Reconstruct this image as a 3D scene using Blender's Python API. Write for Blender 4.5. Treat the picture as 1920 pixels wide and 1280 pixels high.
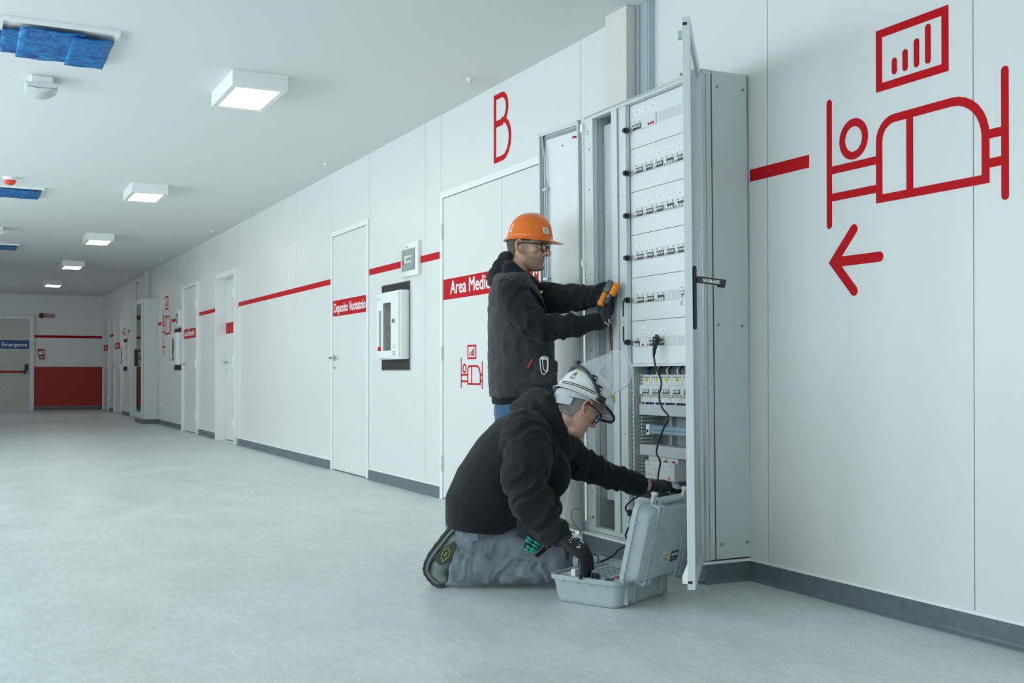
import bpy, bmesh, math, random
from mathutils import Vector, Matrix, noise
random.seed(7)
scene = bpy.context.scene
COL = scene.collection
for o in list(bpy.data.objects):
    bpy.data.objects.remove(o)

# ---------------------------------------------------------------- camera
F_ = 2065.5; YAW = .4626; PIT = .0077; SY = 41.8; EYE = .89
cam_d = bpy.data.cameras.new('camera'); cam = bpy.data.objects.new('camera', cam_d)
COL.objects.link(cam)
cam_d.sensor_width = 36; cam_d.lens = F_ * 36 / 1920; cam_d.shift_y = SY / 1920
cam_d.clip_start = .05; cam_d.clip_end = 200
cam.location = (0, 0, EYE)
cam.rotation_euler = (math.pi / 2 + PIT, 0, -YAW)
scene.camera = cam

# ---------------------------------------------------------------- view / world / daylight
scene.view_settings.view_transform = 'Standard'
scene.view_settings.look = 'None'
scene.view_settings.gamma = 1
scene.view_settings.use_curve_mapping = False
scene.view_settings.exposure = 0.28
world = bpy.data.worlds.new('sky'); scene.world = world
world.use_nodes = True
wn = world.node_tree.nodes['Background']
wn.inputs[0].default_value = (.78, .93, 1.0, 1); wn.inputs[1].default_value = 1.0

def area(name, loc, rot, sx, sy, power, col, spread=180):
    l = bpy.data.lights.new(name, 'AREA'); l.shape = 'RECTANGLE'
    l.size = sx; l.size_y = sy; l.energy = power; l.color = col
    l.spread = math.radians(spread)
    o = bpy.data.objects.new(name, l); COL.objects.link(o)
    o.location = loc; o.rotation_euler = rot
    return o
DAY = (.85, .965, 1.0)
WIN_Y = [(-2.3, -.1), (.5, 2.7), (3.3, 5.5), (6.1, 8.3), (8.9, 11.1), (11.7, 13.9), (14.5, 16.7), (23.6, 26.2)]  # the last, far window is added to brighten the corridor's end
WIN_P = [29, 31, 45, 51, 49, 39, 14, 10]
for (wy0, wy1), wp in zip(WIN_Y, WIN_P):
    area('window_and_fill_light', (-2.72, (wy0 + wy1) / 2, 1.6), (0, -math.pi / 2, 0), 1.7, 2.1, wp, DAY)
area('window_and_fill_light', (.3, -3.1, 1.5), (-math.pi / 2, 0, 0), 3.6, 1.9, 62, DAY)  # unseen fill added behind the camera to brighten the cabinet's side

W = 3.03      # right wall plane
H = 2.713     # ceiling
YF = 28.19    # far wall
XL = -2.6     # left wall
YB = -3.0     # wall behind the camera

# ---------------------------------------------------------------- measuring helpers: a sight line meets a real plane
_Fw = Vector((math.sin(YAW) * math.cos(PIT), math.cos(YAW) * math.cos(PIT), math.sin(PIT)))
_Rt = Vector((math.cos(YAW), -math.sin(YAW), 0)); _Up = _Rt.cross(_Fw)
def sight(px, py):
    return _Fw + _Rt * ((px - 960) / F_) - _Up * ((py - 640 - SY) / F_)
def onX(px, py, X):
    r = sight(px, py); return Vector((X, r.y * X / r.x, EYE + r.z * X / r.x))
def onY(px, py, Y):
    r = sight(px, py); return Vector((r.x * Y / r.y, Y, EYE + r.z * Y / r.y))
def onZ(px, py, Z):
    r = sight(px, py); t = (Z - EYE) / r.z; return Vector((r.x * t, r.y * t, Z))
def atd(px, py, d):
    return sight(px, py) * d + Vector((0, 0, EYE))

# ---------------------------------------------------------------- materials
def mat(name, col, rough=.5, metal=0, spec=.5, alpha=1, trans=0, emit=None, estr=0, bump=0, bscale=200, coat=0, vary=0, vscale=8, ior=1.45, sheen=0):
    m = bpy.data.materials.new(name); m.use_nodes = True
    nt = m.node_tree; b = nt.nodes['Principled BSDF']
    b.inputs['Base Color'].default_value = (*col, 1)
    b.inputs['Roughness'].default_value = rough
    b.inputs['Metallic'].default_value = metal
    b.inputs['Specular IOR Level'].default_value = spec
    b.inputs['Alpha'].default_value = alpha
    b.inputs['Transmission Weight'].default_value = trans
    b.inputs['IOR'].default_value = ior
    b.inputs['Coat Weight'].default_value = coat
    b.inputs['Sheen Weight'].default_value = sheen
    if emit:
        b.inputs['Emission Color'].default_value = (*emit, 1); b.inputs['Emission Strength'].default_value = estr
    if bump or vary:
        tc = nt.nodes.new('ShaderNodeTexCoord')
    if vary:
        n = nt.nodes.new('ShaderNodeTexNoise'); n.inputs['Scale'].default_value = vscale; n.inputs['Detail'].default_value = 5
        nt.links.new(tc.outputs['Object'], n.inputs['Vector'])
        r = nt.nodes.new('ShaderNodeMapRange'); r.inputs['From Min'].default_value = .3; r.inputs['From Max'].default_value = .7
        r.inputs['To Min'].default_value = 1 - vary; r.inputs['To Max'].default_value = 1 + vary
        nt.links.new(n.outputs['Fac'], r.inputs['Value'])
        h = nt.nodes.new('ShaderNodeMix'); h.data_type = 'RGBA'; h.blend_type = 'MULTIPLY'; h.inputs[0].default_value = 1
        h.inputs[6].default_value = (*col, 1); nt.links.new(r.outputs[0], h.inputs[7]); nt.links.new(h.outputs[2], b.inputs['Base Color'])
    if bump:
        n2 = nt.nodes.new('ShaderNodeTexNoise'); n2.inputs['Scale'].default_value = bscale; n2.inputs['Detail'].default_value = 3
        nt.links.new(tc.outputs['Object'], n2.inputs['Vector'])
        bp = nt.nodes.new('ShaderNodeBump'); bp.inputs['Strength'].default_value = bump; bp.inputs['Distance'].default_value = .002
        nt.links.new(n2.outputs['Fac'], bp.inputs['Height']); nt.links.new(bp.outputs[0], b.inputs['Normal'])
    return m
M = {}
M['wall'] = mat('wall_laminate', (.73, .745, .745), .32, spec=.4)
M['gap'] = mat('joint_grey', (.30, .33, .34), .8)  # grey backing seen in the panel joints, also label print lines
M['ceiling'] = mat('ceiling_paint', (.74, .76, .76), .9, bump=.1, bscale=40)
M['white'] = mat('white_lacquer', (.84, .86, .86), .3)
M['strip'] = mat('white_aluminium', (.86, .88, .88), .28)
M['cab'] = mat('light_grey_steel', (.62, .68, .685), .36, bump=.05, bscale=900)
M['plate'] = mat('pale_cover_steel', (.70, .735, .74), .38)
M['cabin'] = mat('mounting_grey', (.44, .48, .49), .45)
M['dark'] = mat('near_black_plastic', (.015, .017, .02), .35)
M['red'] = mat('red_vinyl', (.52, .005, .011), .5, spec=.12)
M['dado'] = mat('red_wall_cladding', (.42, .03, .02), .5)
M['blue'] = mat('blue_vinyl', (.02, .09, .30), .4)
M['steel'] = mat('brushed_steel', (.55, .56, .57), .28, metal=1)
M['screw'] = mat('zinc_screw', (.38, .40, .41), .35, metal=1)
M['base'] = mat('slate_vinyl_base', (.125, .155, .175), .42, vary=.12, vscale=30)
M['glass'] = mat('clear_glass', (.95, .98, .98), .03, trans=1, ior=1.45)
M['acryl'] = mat('clear_acrylic', (.72, .85, .95), .05, alpha=.45)
M['text'] = mat('white_lettering', (.86, .88, .88), .4)
M['grey'] = mat('mid_grey_plastic', (.28, .31, .32), .45)
M['ltgrey'] = mat('device_plastic', (.66, .69, .69), .42)
M['black_hole'] = mat('dark_recess', (.03, .03, .035), .8)
M['galv'] = mat('galvanised_trunking', (.46, .56, .60), .35, metal=.35)
M['cream'] = mat('cream_duct', (.70, .69, .65), .5)
M['frost'] = mat('lamp_diffuser', (.9, .9, .9), .5, emit=(1, .90, .74), estr=11)
M['film'] = None

def floor_mat():
    m = bpy.data.materials.new('grey_vinyl_floor'); m.use_nodes = True
    nt = m.node_tree; b = nt.nodes['Principled BSDF']; L = nt.links.new
    tc = nt.nodes.new('ShaderNodeTexCoord')
    def ns(scale, det, sc=(1, 1, 1)):
        mp = nt.nodes.new('ShaderNodeMapping'); mp.inputs['Scale'].default_value = sc
        L(tc.outputs['Object'], mp.inputs[0])
        n = nt.nodes.new('ShaderNodeTexNoise'); n.inputs['Scale'].default_value = scale; n.inputs['Detail'].default_value = det
        n.inputs['Roughness'].default_value = .65
        L(mp.outputs[0], n.inputs['Vector']); return n
    n1 = ns(3.2, 9, (1, .55, 1)); n2 = ns(95, 2); n3 = ns(38, 4, (1, .3, 1))
    cr = nt.nodes.new('ShaderNodeValToRGB')
    cr.color_ramp.elements[0].position = .32; cr.color_ramp.elements[0].color = (.565, .62, .62, 1)
    cr.color_ramp.elements[1].position = .68; cr.color_ramp.elements[1].color = (.685, .74, .74, 1)
    L(n1.outputs['Fac'], cr.inputs[0])
    r2 = nt.nodes.new('ShaderNodeMapRange'); r2.inputs['From Min'].default_value = .25; r2.inputs['From Max'].default_value = .75
    r2.inputs['To Min'].default_value = .86; r2.inputs['To Max'].default_value = 1.12
    L(n2.outputs['Fac'], r2.inputs['Value'])
    r3 = nt.nodes.new('ShaderNodeMapRange'); r3.inputs['From Min'].default_value = .3; r3.inputs['From Max'].default_value = .7
    r3.inputs['To Min'].default_value = .92; r3.inputs['To Max'].default_value = 1.07
    L(n3.outputs['Fac'], r3.inputs['Value'])
    mu = nt.nodes.new('ShaderNodeMath'); mu.operation = 'MULTIPLY'; L(r2.outputs[0], mu.inputs[0]); L(r3.outputs[0], mu.inputs[1])
    mx = nt.nodes.new('ShaderNodeMix'); mx.data_type = 'RGBA'; mx.blend_type = 'MULTIPLY'; mx.inputs[0].default_value = 1
    L(cr.outputs[0], mx.inputs[6]); L(mu.outputs[0], mx.inputs[7]); L(mx.outputs[2], b.inputs['Base Color'])
    rr = nt.nodes.new('ShaderNodeMapRange'); rr.inputs['To Min'].default_value = .30; rr.inputs['To Max'].default_value = .48
    L(n1.outputs['Fac'], rr.inputs['Value']); L(rr.outputs[0], b.inputs['Roughness'])
    b.inputs['Specular IOR Level'].default_value = .42
    bp = nt.nodes.new('ShaderNodeBump'); bp.inputs['Strength'].default_value = .12; bp.inputs['Distance'].default_value = .001
    L(n2.outputs['Fac'], bp.inputs['Height']); L(bp.outputs[0], b.inputs['Normal'])
    return m
M['floor'] = floor_mat()
def film_mat():
    m = mat('blue_protective_film', (.0, .22, .55), .3, spec=.25)
    nt = m.node_tree; b = nt.nodes['Principled BSDF']; L = nt.links.new
    tc = nt.nodes.new('ShaderNodeTexCoord')
    w = nt.nodes.new('ShaderNodeTexNoise'); w.inputs['Scale'].default_value = 9; w.inputs['Detail'].default_value = 6; w.inputs['Distortion'].default_value = 2.5
    L(tc.outputs['Object'], w.inputs['Vector'])
    cr = nt.nodes.new('ShaderNodeValToRGB')
    cr.color_ramp.elements[0].position = .35; cr.color_ramp.elements[0].color = (.0, .055, .30, 1)
    cr.color_ramp.elements[1].position = .65; cr.color_ramp.elements[1].color = (.0, .24, .55, 1)
    L(w.outputs['Fac'], cr.inputs[0]); L(cr.outputs[0], b.inputs['Base Color'])
    bp = nt.nodes.new('ShaderNodeBump'); bp.inputs['Strength'].default_value = .8; bp.inputs['Distance'].default_value = .01
    L(w.outputs['Fac'], bp.inputs['Height']); L(bp.outputs[0], b.inputs['Normal'])
    return m
M['film'] = film_mat()

# ---------------------------------------------------------------- mesh builder
class MB:
    def __init__(s): s.bm = bmesh.new(); s.nf = 0
    def mark(s, i):
        s.bm.faces.ensure_lookup_table()
        for f in s.bm.faces[s.nf:]: f.material_index = i
        s.nf = len(s.bm.faces); return s
    def box(s, x0, x1, y0, y1, z0, z1, mtx=None):
        g = bmesh.ops.create_cube(s.bm, size=1)['verts']
        m = Matrix.Translation(((x0 + x1) / 2, (y0 + y1) / 2, (z0 + z1) / 2)) @ Matrix.Diagonal((abs(x1 - x0), abs(y1 - y0), abs(z1 - z0), 1))
        bmesh.ops.transform(s.bm, matrix=(mtx @ m) if mtx else m, verts=g); return s
    def rbox(s, x0, x1, y0, y1, z0, z1, r=.005, seg=2, mtx=None):
        t = bmesh.new(); g = bmesh.ops.create_cube(t, size=1)['verts']
        m = Matrix.Translation(((x0 + x1) / 2, (y0 + y1) / 2, (z0 + z1) / 2)) @ Matrix.Diagonal((abs(x1 - x0), abs(y1 - y0), abs(z1 - z0), 1))
        bmesh.ops.transform(t, matrix=m, verts=g)
        bmesh.ops.bevel(t, geom=t.edges[:], offset=r, segments=seg, affect='EDGES', profile=.5)
        if mtx: bmesh.ops.transform(t, matrix=mtx, verts=t.verts)
        s.merge(t); return s
    def merge(s, t):
        me = bpy.data.meshes.new('tmp'); t.to_mesh(me); t.free(); s.bm.from_mesh(me); bpy.data.meshes.remove(me)
    def prism(s, pts, d, mtx=None):
        """closed polygon (list of 3D) extruded by vector d"""
        d = Vector(d); a = [s.bm.verts.new(Vector(p)) for p in pts]; b = [s.bm.verts.new(Vector(p) + d) for p in pts]
        n = len(pts); s.bm.faces.new(a); s.bm.faces.new(b[::-1])
        for i in range(n): s.bm.faces.new((a[i], b[i], b[(i + 1) % n], a[(i + 1) % n]))
        if mtx: bmesh.ops.transform(s.bm, matrix=mtx, verts=a + b)
        return s
    def cyl(s, p0, p1, r0, r1=None, n=16, cap=True):
        return s.tube([p0, p1], [r0, r0 if r1 is None else r1], n, cap)
    def tube(s, pts, r, n=10, cap=True, flat=1.0, side=None):
        pts = [Vector(p) for p in pts]
        if not hasattr(r, '__len__'): r = [r] * len(pts)
        rings = []; ref = None
        for i, p in enumerate(pts):
            t = (pts[min(i + 1, len(pts) - 1)] - pts[max(i - 1, 0)])
            t = t.normalized() if t.length > 1e-9 else Vector((0, 0, 1))
            if side is not None: u = (side - t * side.dot(t)).normalized()
            elif ref is None:
                u = t.orthogonal().normalized()
            else:
                u = (ref - t * ref.dot(t)).normalized()
            ref = u; v = t.cross(u)
            rings.append([s.bm.verts.new(p + (u * math.cos(a) + v * math.sin(a) * flat) * r[i]) for a in [2 * math.pi * k / n for k in range(n)]])
        for a, b in zip(rings, rings[1:]):
            for k in range(n): s.bm.faces.new((a[k], a[(k + 1) % n], b[(k + 1) % n], b[k]))
        if cap: s.bm.faces.new(rings[0][::-1]); s.bm.faces.new(rings[-1])
        return s
    def loft(s, rings, cap=True, closed=True):
        """rings: lists of points, equal length"""
        R = [[s.bm.verts.new(Vector(p)) for p in r] for r in rings]; n = len(R[0])
        for a, b in zip(R, R[1:]):
            for k in range(n if closed else n - 1): s.bm.faces.new((a[k], a[(k + 1) % n], b[(k + 1) % n], b[k]))
        if cap: s.bm.faces.new(R[0][::-1]); s.bm.faces.new(R[-1])
        return s
    def sphere(s, c, r, seg=16, ring=10, mtx=None):
        if not hasattr(r, '__len__'): r = (r, r, r)
        g = bmesh.ops.create_uvsphere(s.bm, u_segments=seg, v_segments=ring, radius=1)['verts']
        m = Matrix.Translation(c) @ (mtx if mtx else Matrix.Identity(4)) @ Matrix.Diagonal((*r, 1))
        bmesh.ops.transform(s.bm, matrix=m, verts=g); return s
    def text(s, body, size, mtx, depth=.001, xs=1.0, offset=0.0, align='LEFT'):
        c = bpy.data.curves.new('t', 'FONT'); c.body = body; c.size = size; c.extrude = depth; c.align_x = align
        c.resolution_u = 4
        o = bpy.data.objects.new('t', c); COL.objects.link(o)
        me0 = bpy.data.meshes.new_from_object(o.evaluated_get(bpy.context.evaluated_depsgraph_get()))
        bpy.data.objects.remove(o)
        offs = [(0, 0)] if not offset else [(0, 0), (1, 0), (.5, .7), (.5, -.7)]     # bolder strokes: the outline laid over itself
        for i, (dx, dy) in enumerate(offs):
            me = me0.copy(); me.transform(mtx @ Matrix.Translation((dx * offset * xs, dy * offset * .6, i * depth * .12)) @ Matrix.Diagonal((xs, 1, 1, 1))); s.bm.from_mesh(me); bpy.data.meshes.remove(me)
        bpy.data.meshes.remove(me0); return s
    def xf(s, mtx): bmesh.ops.transform(s.bm, matrix=mtx, verts=s.bm.verts); return s
    def build(s, name, m, parent=None, smooth=False, bevel=0, local=False, sub=0, angle=None):
        bmesh.ops.recalc_face_normals(s.bm, faces=s.bm.faces)
        me = bpy.data.meshes.new(name); s.bm.to_mesh(me); s.bm.free()
        for x in (m if isinstance(m, (list, tuple)) else [m]): me.materials.append(x)
        if smooth:
            for p in me.polygons: p.use_smooth = True
            if angle: me.set_sharp_from_angle(angle=math.radians(angle))
        o = bpy.data.objects.new(name, me); COL.objects.link(o)
        if bevel:
            b = o.modifiers.new('bevel', 'BEVEL'); b.width = bevel; b.segments = 2; b.limit_method = 'ANGLE'
        if sub:
            q = o.modifiers.new('sub', 'SUBSURF'); q.levels = sub; q.render_levels = sub
        if parent is not None:
            o.parent = parent
            if not local: o.matrix_parent_inverse = WM(parent).inverted()
        return o
def WM(o):
    m = o.matrix_basis
    while o.parent is not None:
        m = o.parent.matrix_basis_world if False else (WM(o.parent) @ o.matrix_parent_inverse @ m); return m
    return m
def tag(o, label=None, cat=None, group=None, kind=None):
    if label: o['label'] = label
    if cat: o['category'] = cat
    if group: o['group'] = group
    if kind: o['kind'] = kind
    return o
def thing(name, loc, label=None, cat=None, group=None, kind=None, rz=0):
    o = bpy.data.objects.new(name, None); COL.objects.link(o); o.empty_display_size = .1
    o.location = loc; o.rotation_euler.z = rz
    return tag(o, label, cat, group, kind)
def copy_tree(o, parent=None):
    c = o.copy(); COL.objects.link(c); c.parent = parent
    for ch in list(o.children):
        copy_tree(ch, c)
    return c
# text facing -X on a plane at X (reads along -Y)
def wall_mtx(X, y, z):
    return Matrix(((0, 0, -1, X), (-1, 0, 0, y), (0, 1, 0, z), (0, 0, 0, 1)))
# ================================================================ ROOM SHELL
MB().box(XL - .3, W + .3, YB - .3, YF + .3, -.1, 0).build('floor', M['floor'])['kind'] = 'structure'
MB().box(XL - .3, W + .3, YB - .3, YF + .3, H, H + .1).build('ceiling', M['ceiling'])['kind'] = 'structure'

# doors in the right wall: (y0, y1, top)
DOORS = [(5.23, 7.20, 2.16), (8.744, 9.784, 2.17), (13.62, 14.79, 2.17), (16.14, 17.36, 2.20),
         (21.28, 23.25, 2.16), (24.60, 25.85, 2.16), (26.85, 28.05, 2.16)]
SEAMS = [-1.0, .6, 1.6, 2.61, 3.664, 7.502, 8.744, 9.784, 10.99, 12.25, 12.62, 13.62, 14.79, 16.14, 17.36, 18.4, 19.6, 21.28, 24.1, 24.6, 26.4, 28.19]
b = MB(); g = .0022
ys = sorted(set([YB] + SEAMS + [d[0] for d in DOORS] + [d[1] for d in DOORS] + [YF]))
for a, c in zip(ys, ys[1:]):
    dd = [d for d in DOORS if d[0] <= a + 1e-6 and c <= d[1] + 1e-6]
    b.box(W, W + .25, a + g, c - g, dd[0][2] if dd else 0, H).mark(0)
    b.box(W + .012, W + .25, c - g, c + g, 0, H).mark(1)
b.box(W + .25, W + .30, YB, YF, 0, H).mark(1)
b.build('wall_right', [M['wall'], M['gap']])['kind'] = 'structure'

MB().box(XL - .1, W + .3, YF, YF + .2, 0, H).build('wall_far', mat('far_wall_lit', (.86, .87, .86), .6))['kind'] = 'structure'  # paler than the side walls: daylight reaching it is put into the colour
MB().box(XL - .1, W + .3, YB - .2, YB - .0, 0, .5).box(XL - .1, -1.6, YB - .2, YB, .5, 2.5).box(2.2, W + .3, YB - .2, YB, .5, 2.5).box(XL - .1, W + .3, YB - .2, YB, 2.5, H).build('wall_back', M['wall'])['kind'] = 'structure'
b = MB(); prev = YB - .2
for wy0, wy1 in WIN_Y:
    b.box(XL - .1, XL, prev, wy0, .7, 2.45); prev = wy1
b.box(XL - .1, XL, prev, YF + .2, .7, 2.45); b.box(XL - .1, XL, YB - .2, YF + .2, 0, .7); b.box(XL - .1, XL, YB - .2, YF + .2, 2.45, H)
b.build('wall_left', M['wall'])['kind'] = 'structure'
for i, (wy0, wy1) in enumerate(WIN_Y):  # the last frame surrounds the added far opening
    f = MB()
    for a, c in ((wy0, wy0 + .05), ((wy0 + wy1) / 2 - .03, (wy0 + wy1) / 2 + .03), (wy1 - .05, wy1)): f.box(XL - .08, XL - .03, a, c, .7, 2.45)
    for a, c in ((.7, .76), (2.39, 2.45)): f.box(XL - .078, XL - .032, wy0, wy1, a, c)
    f.build('window_%d' % (i + 1), M['white'])['kind'] = 'structure'

# baseboards with a white aluminium bead above them; they run round the plinth of the cabinets
CABS = [(3.785, 4.80), (19.84, 20.86)]
def baseboard_runs():
    runs = []; y = YB; stops = sorted([('d', d[0], d[1]) for d in DOORS] + [('c', c[0], c[1]) for c in CABS], key=lambda t: t[1])
    for k, a, c in stops:
        runs.append((y, a)); y = c
    runs.append((y, YF)); return runs
bb = MB(); bw = MB()
def cove(b, w, p0, p1, n):
    """skirting from p0 to p1 (xy) standing proud along normal n"""
    p0 = Vector((*p0, 0)); p1 = Vector((*p1, 0)); n = Vector((*n, 0)); z = Vector((0, 0, 1))
    prof = [(0, 0), (.020, 0), (.019, .003), (.0085, .013), (.006, .02), (.006, .082), (0, .082)]
    b.prism([p0 + n * a + z * c for a, c in prof], p1 - p0)
    prof = [(0, .0825), (.009, .0825), (.009, .094), (0, .094)]
    w.prism([p0 + n * a + z * c for a, c in prof], p1 - p0)
for a, c in baseboard_runs():
    if c - a > .05: cove(bb, bw, (W, a), (W, c), (-1, 0))
XP_ = 2.795
for a, c in CABS:
    cove(bb, bw, (XP_, a), (XP_, c), (-1, 0)); cove(bb, bw, (XP_ - .006, a), (W, a), (0, -1))
bb.build('baseboard_right', M['base'])['kind'] = 'structure'
bw.build('trim_1', M['strip'])['kind'] = 'structure'
b = MB(); w_ = MB(); cove(b, w_, (1.50, YF), (W - .02, YF), (0, -1)); w_.bm.free()
b.build('baseboard_far', M['base'])['kind'] = 'structure'
# plinths under the cabinets
b = MB()
for a, c in CABS: b.box(XP_ + .0005, W, a + .0005, c, 0, .094)
b.build('trim_2', M['base'])['kind'] = 'structure'

# ---- wall graphics (vinyl)
def wband(y0, y1, z0, z1, X, t=.0012):
    return MB().box(X - t, X + .0002, y0, y1, z0, z1)
def stripe(y0, y1, label, z=1.7385):
    tag(wband(y0, y1, z - .026, z + .026, W).build('wall_stripe', M['red']), label, 'stripe', 'red stripes along the right wall')
stripe(3.41, 3.78, 'short red stripe on white wall between grey cabinet side and large bed pictogram', 1.735)
stripe(7.93, 8.74, 'red stripe on white wall left of the small breaker box', 1.722)
stripe(7.22, 7.577, 'short red stripe right of the small breaker box', 1.722)
stripe(9.79, 13.6, 'long red stripe on white wall left of the Deposito Vuotatoio door', 1.722)
stripe(14.80, 16.12, 'red stripe between the framed door and the farther staff door', 1.722)
stripe(17.38, 17.50, 'tiny red stripe beside the far small breaker box', 1.722)
stripe(17.76, 18.45, 'short red stripe between the far breaker box and far bed pictogram', 1.722)
stripe(19.45, 19.82, 'short red stripe beside the far grey cabinet', 1.722)
stripe(23.3, 23.62, 'far red stripe right of the farthest breaker box', 1.722)
stripe(23.98, 24.58, 'far red stripe left of the farthest breaker box', 1.722)
stripe(25.9, 26.8, 'farthest red stripe between the two last doors', 1.722)
tag(MB().box(1.505, W, YF - .0012, YF, 1.705, 1.765).build('wall_stripe', M['red']), 'dark red stripe across the far end wall', 'stripe')
tag(MB().box(1.505, W, YF - .012, YF, .09, 1.022).build('wall_cladding', M['dado']), 'dark red lower cladding on the far end wall', 'cladding')

# ---- pictogram drawing in a plane: u to the right (-Y), v up
def strokes(b, X, y0, z0, s, items, t=.0015):
    """items: ('l', pts, w, roundends) polyline strokes in u,v units; ('c', u,v,ru,rv,w) ring"""
    lay = [t]
    def P(u, v): return Vector((X - lay[0], y0 - u * s, z0 + v * s))
    t0 = t
    for it in items:
        lay[0] += .00012; t = lay[0]
        if it[0] == 'c':
            _, u, v, ru, rv, w = it; n = 40
            for k in range(n):
                a0 = 2 * math.pi * k / n; a1 = 2 * math.pi * (k + 1) / n
                q = [P(u + (ru + e * w / 2) * math.cos(a), v + (rv + e * w / 2) * math.sin(a)) for e, a in ((1, a0), (1, a1), (-1, a1), (-1, a0))]
                b.prism(q, (t, 0, 0))
        else:
            _, pts, w, rd = it
            pts = [Vector((p[0], p[1])) for p in pts]
            pts = [p for i, p in enumerate(pts) if i == 0 or (p - pts[i - 1]).length > 1e-4]
            L = []; R = []
            for i, p in enumerate(pts):
                d0 = (p - pts[i - 1]).normalized() if i else (pts[1] - p).normalized()
                d1 = (pts[i + 1] - p).normalized() if i < len(pts) - 1 else d0
                d = (d0 + d1).normalized(); nrm = Vector((-d.y, d.x)); k = 1 / max(.35, nrm.dot(Vector((-d1.y, d1.x))))
                L.append(p + nrm * w / 2 * k); R.append(p - nrm * w / 2 * k)
            closed = (pts[0] - pts[-1]).length < 1e-3
            if closed:
                d0 = (pts[-1] - pts[-2]).normalized(); d1 = (pts[1] - pts[0]).normalized(); d = (d0 + d1).normalized()
                nrm = Vector((-d.y, d.x)); k = 1 / max(.35, nrm.dot(Vector((-d1.y, d1.x))))
                L[0] = L[-1] = pts[0] + nrm * w / 2 * k; R[0] = R[-1] = pts[0] - nrm * w / 2 * k
            for i in range(len(pts) - 1):
                b.prism([P(*q) for q in (L[i], L[i + 1], R[i + 1], R[i])], (t, 0, 0))
            if rd and not closed:
                for p, d in ((pts[-1], pts[-1] - pts[-2]), (pts[0], pts[0] - pts[1])):
                    a = math.atan2(d.y, d.x)
                    b.prism([P(*(p + Vector((math.cos(a + f), math.sin(a + f))) * w / 2)) for f in [math.pi / 2 - math.pi * j / 8 for j in range(9)]], (t, 0, 0))
def arc(cx, cy, r, a0, a1, n=8, ry=None):
    ry = ry or r
    return [(cx + r * math.cos(math.radians(a0 + (a1 - a0) * k / n)), cy + ry * math.sin(math.radians(a0 + (a1 - a0) * k / n))) for k in range(n + 1)]
def pictogram(y0, z0, s, X, label, group, arrow=True):
    """metres: u to the right from the left bedpost, v above the foot of the bedposts"""
    r = thing('wall_pictogram', (X, y0, z0), label, 'sign', group)
    K = .030; bed = MB()
    strokes(bed, X, y0, z0, s, [
        ('l', [(0, .012), (0, .489)], K * .95, True), ('l', [(.811, .012), (.811, .42)], K * .95, True),
        ('c', .131, .325, .060, .063, K),
        ('l', [(0, .224), (.262, .224)], K, False), ('l', [(0, .118), (.262, .118)], K, False),
        ('l', [(.262, .25), (.262, .078), (.735, .078), (.735, .22)] + arc(.595, .22, .14, 0, 90, 8, .143) + arc(.335, .29, .073, 90, 180, 6, .073) + [(.262, .25)], K, False),
        ('l', [(.409, .078), (.409, .363)], K, False),
        ('l', [(.735, .224), (.811, .224)], K, False), ('l', [(.735, .128), (.811, .128)], K, False)])
    bed.build('bed_symbol', M['red'], r)
    mo = MB()
    strokes(mo, X, y0, z0, s, [
        ('l', [(.262, .62), (.262, .489), (.568, .489), (.568, .687), (.262, .687), (.262, .62)], K, False)] +
        [('l', [(u, .533), (u, t_)], .024, True) for u, t_ in ((.337, .570), (.388, .588), (.441, .612), (.493, .649))])
    mo.build('monitor_symbol', M['red'], r)
    if arrow:
        ar = MB()
        strokes(ar, X, y0, z0, s, [('l', [(.132, -.018), (.022, -.135), (.132, -.253)], .038, True), ('l', [(.03, -.135), (.262, -.135)], .038, True)])
        ar.build('arrow_symbol', M['red'], r)
    return r
pictogram(3.295, 1.452, 1, W, 'large red bed and monitor pictogram with arrow on the wall right of the open cabinet', 'bed pictograms')
pictogram(19.345, 1.452, 1, W, 'far red bed pictogram with arrow on the wall beside the closed grey cabinet', 'bed pictograms')

# ================================================================ DOORS
def lever(side_y, X, z, parent, d=1):
    h = thing('door_handle', (X, side_y, z)); h.parent = parent; h.matrix_parent_inverse = WM(parent).inverted()
    b = MB(); b.cyl((X - .006, side_y, z), (X, side_y, z), .025, n=20)
    b.tube([(X, side_y, z), (X - .045, side_y, z), (X - .055, side_y + .012 * d, z), (X - .055, side_y + .12 * d, z)], .009, 10)
    return b, h
def lever_part(y, X, z, parent, d=1):
    b = MB(); b.cyl((X - .006, y, z), (X, y, z), .025, n=20)
    b.tube([(X, y, z), (X - .045, y, z), (X - .055, y + .012 * d, z), (X - .055, y + .12 * d, z)], .009, 10)
    b.build('door_handle', M['steel'], parent, smooth=True, angle=40)
    MB().cyl((X - .005, y, z - .09), (X, y, z - .09), .016, n=16).build('keyhole', M['steel'], parent)
def hinges(y, X, zs, parent):
    for z in zs:
        b = MB(); b.cyl((X - .010, y, z - .055), (X - .010, y, z - .002), .008, n=10).cyl((X - .010, y, z + .002), (X - .010, y, z + .055), .008, n=10)
        b.build('hinge', M['white'], parent)
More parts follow.
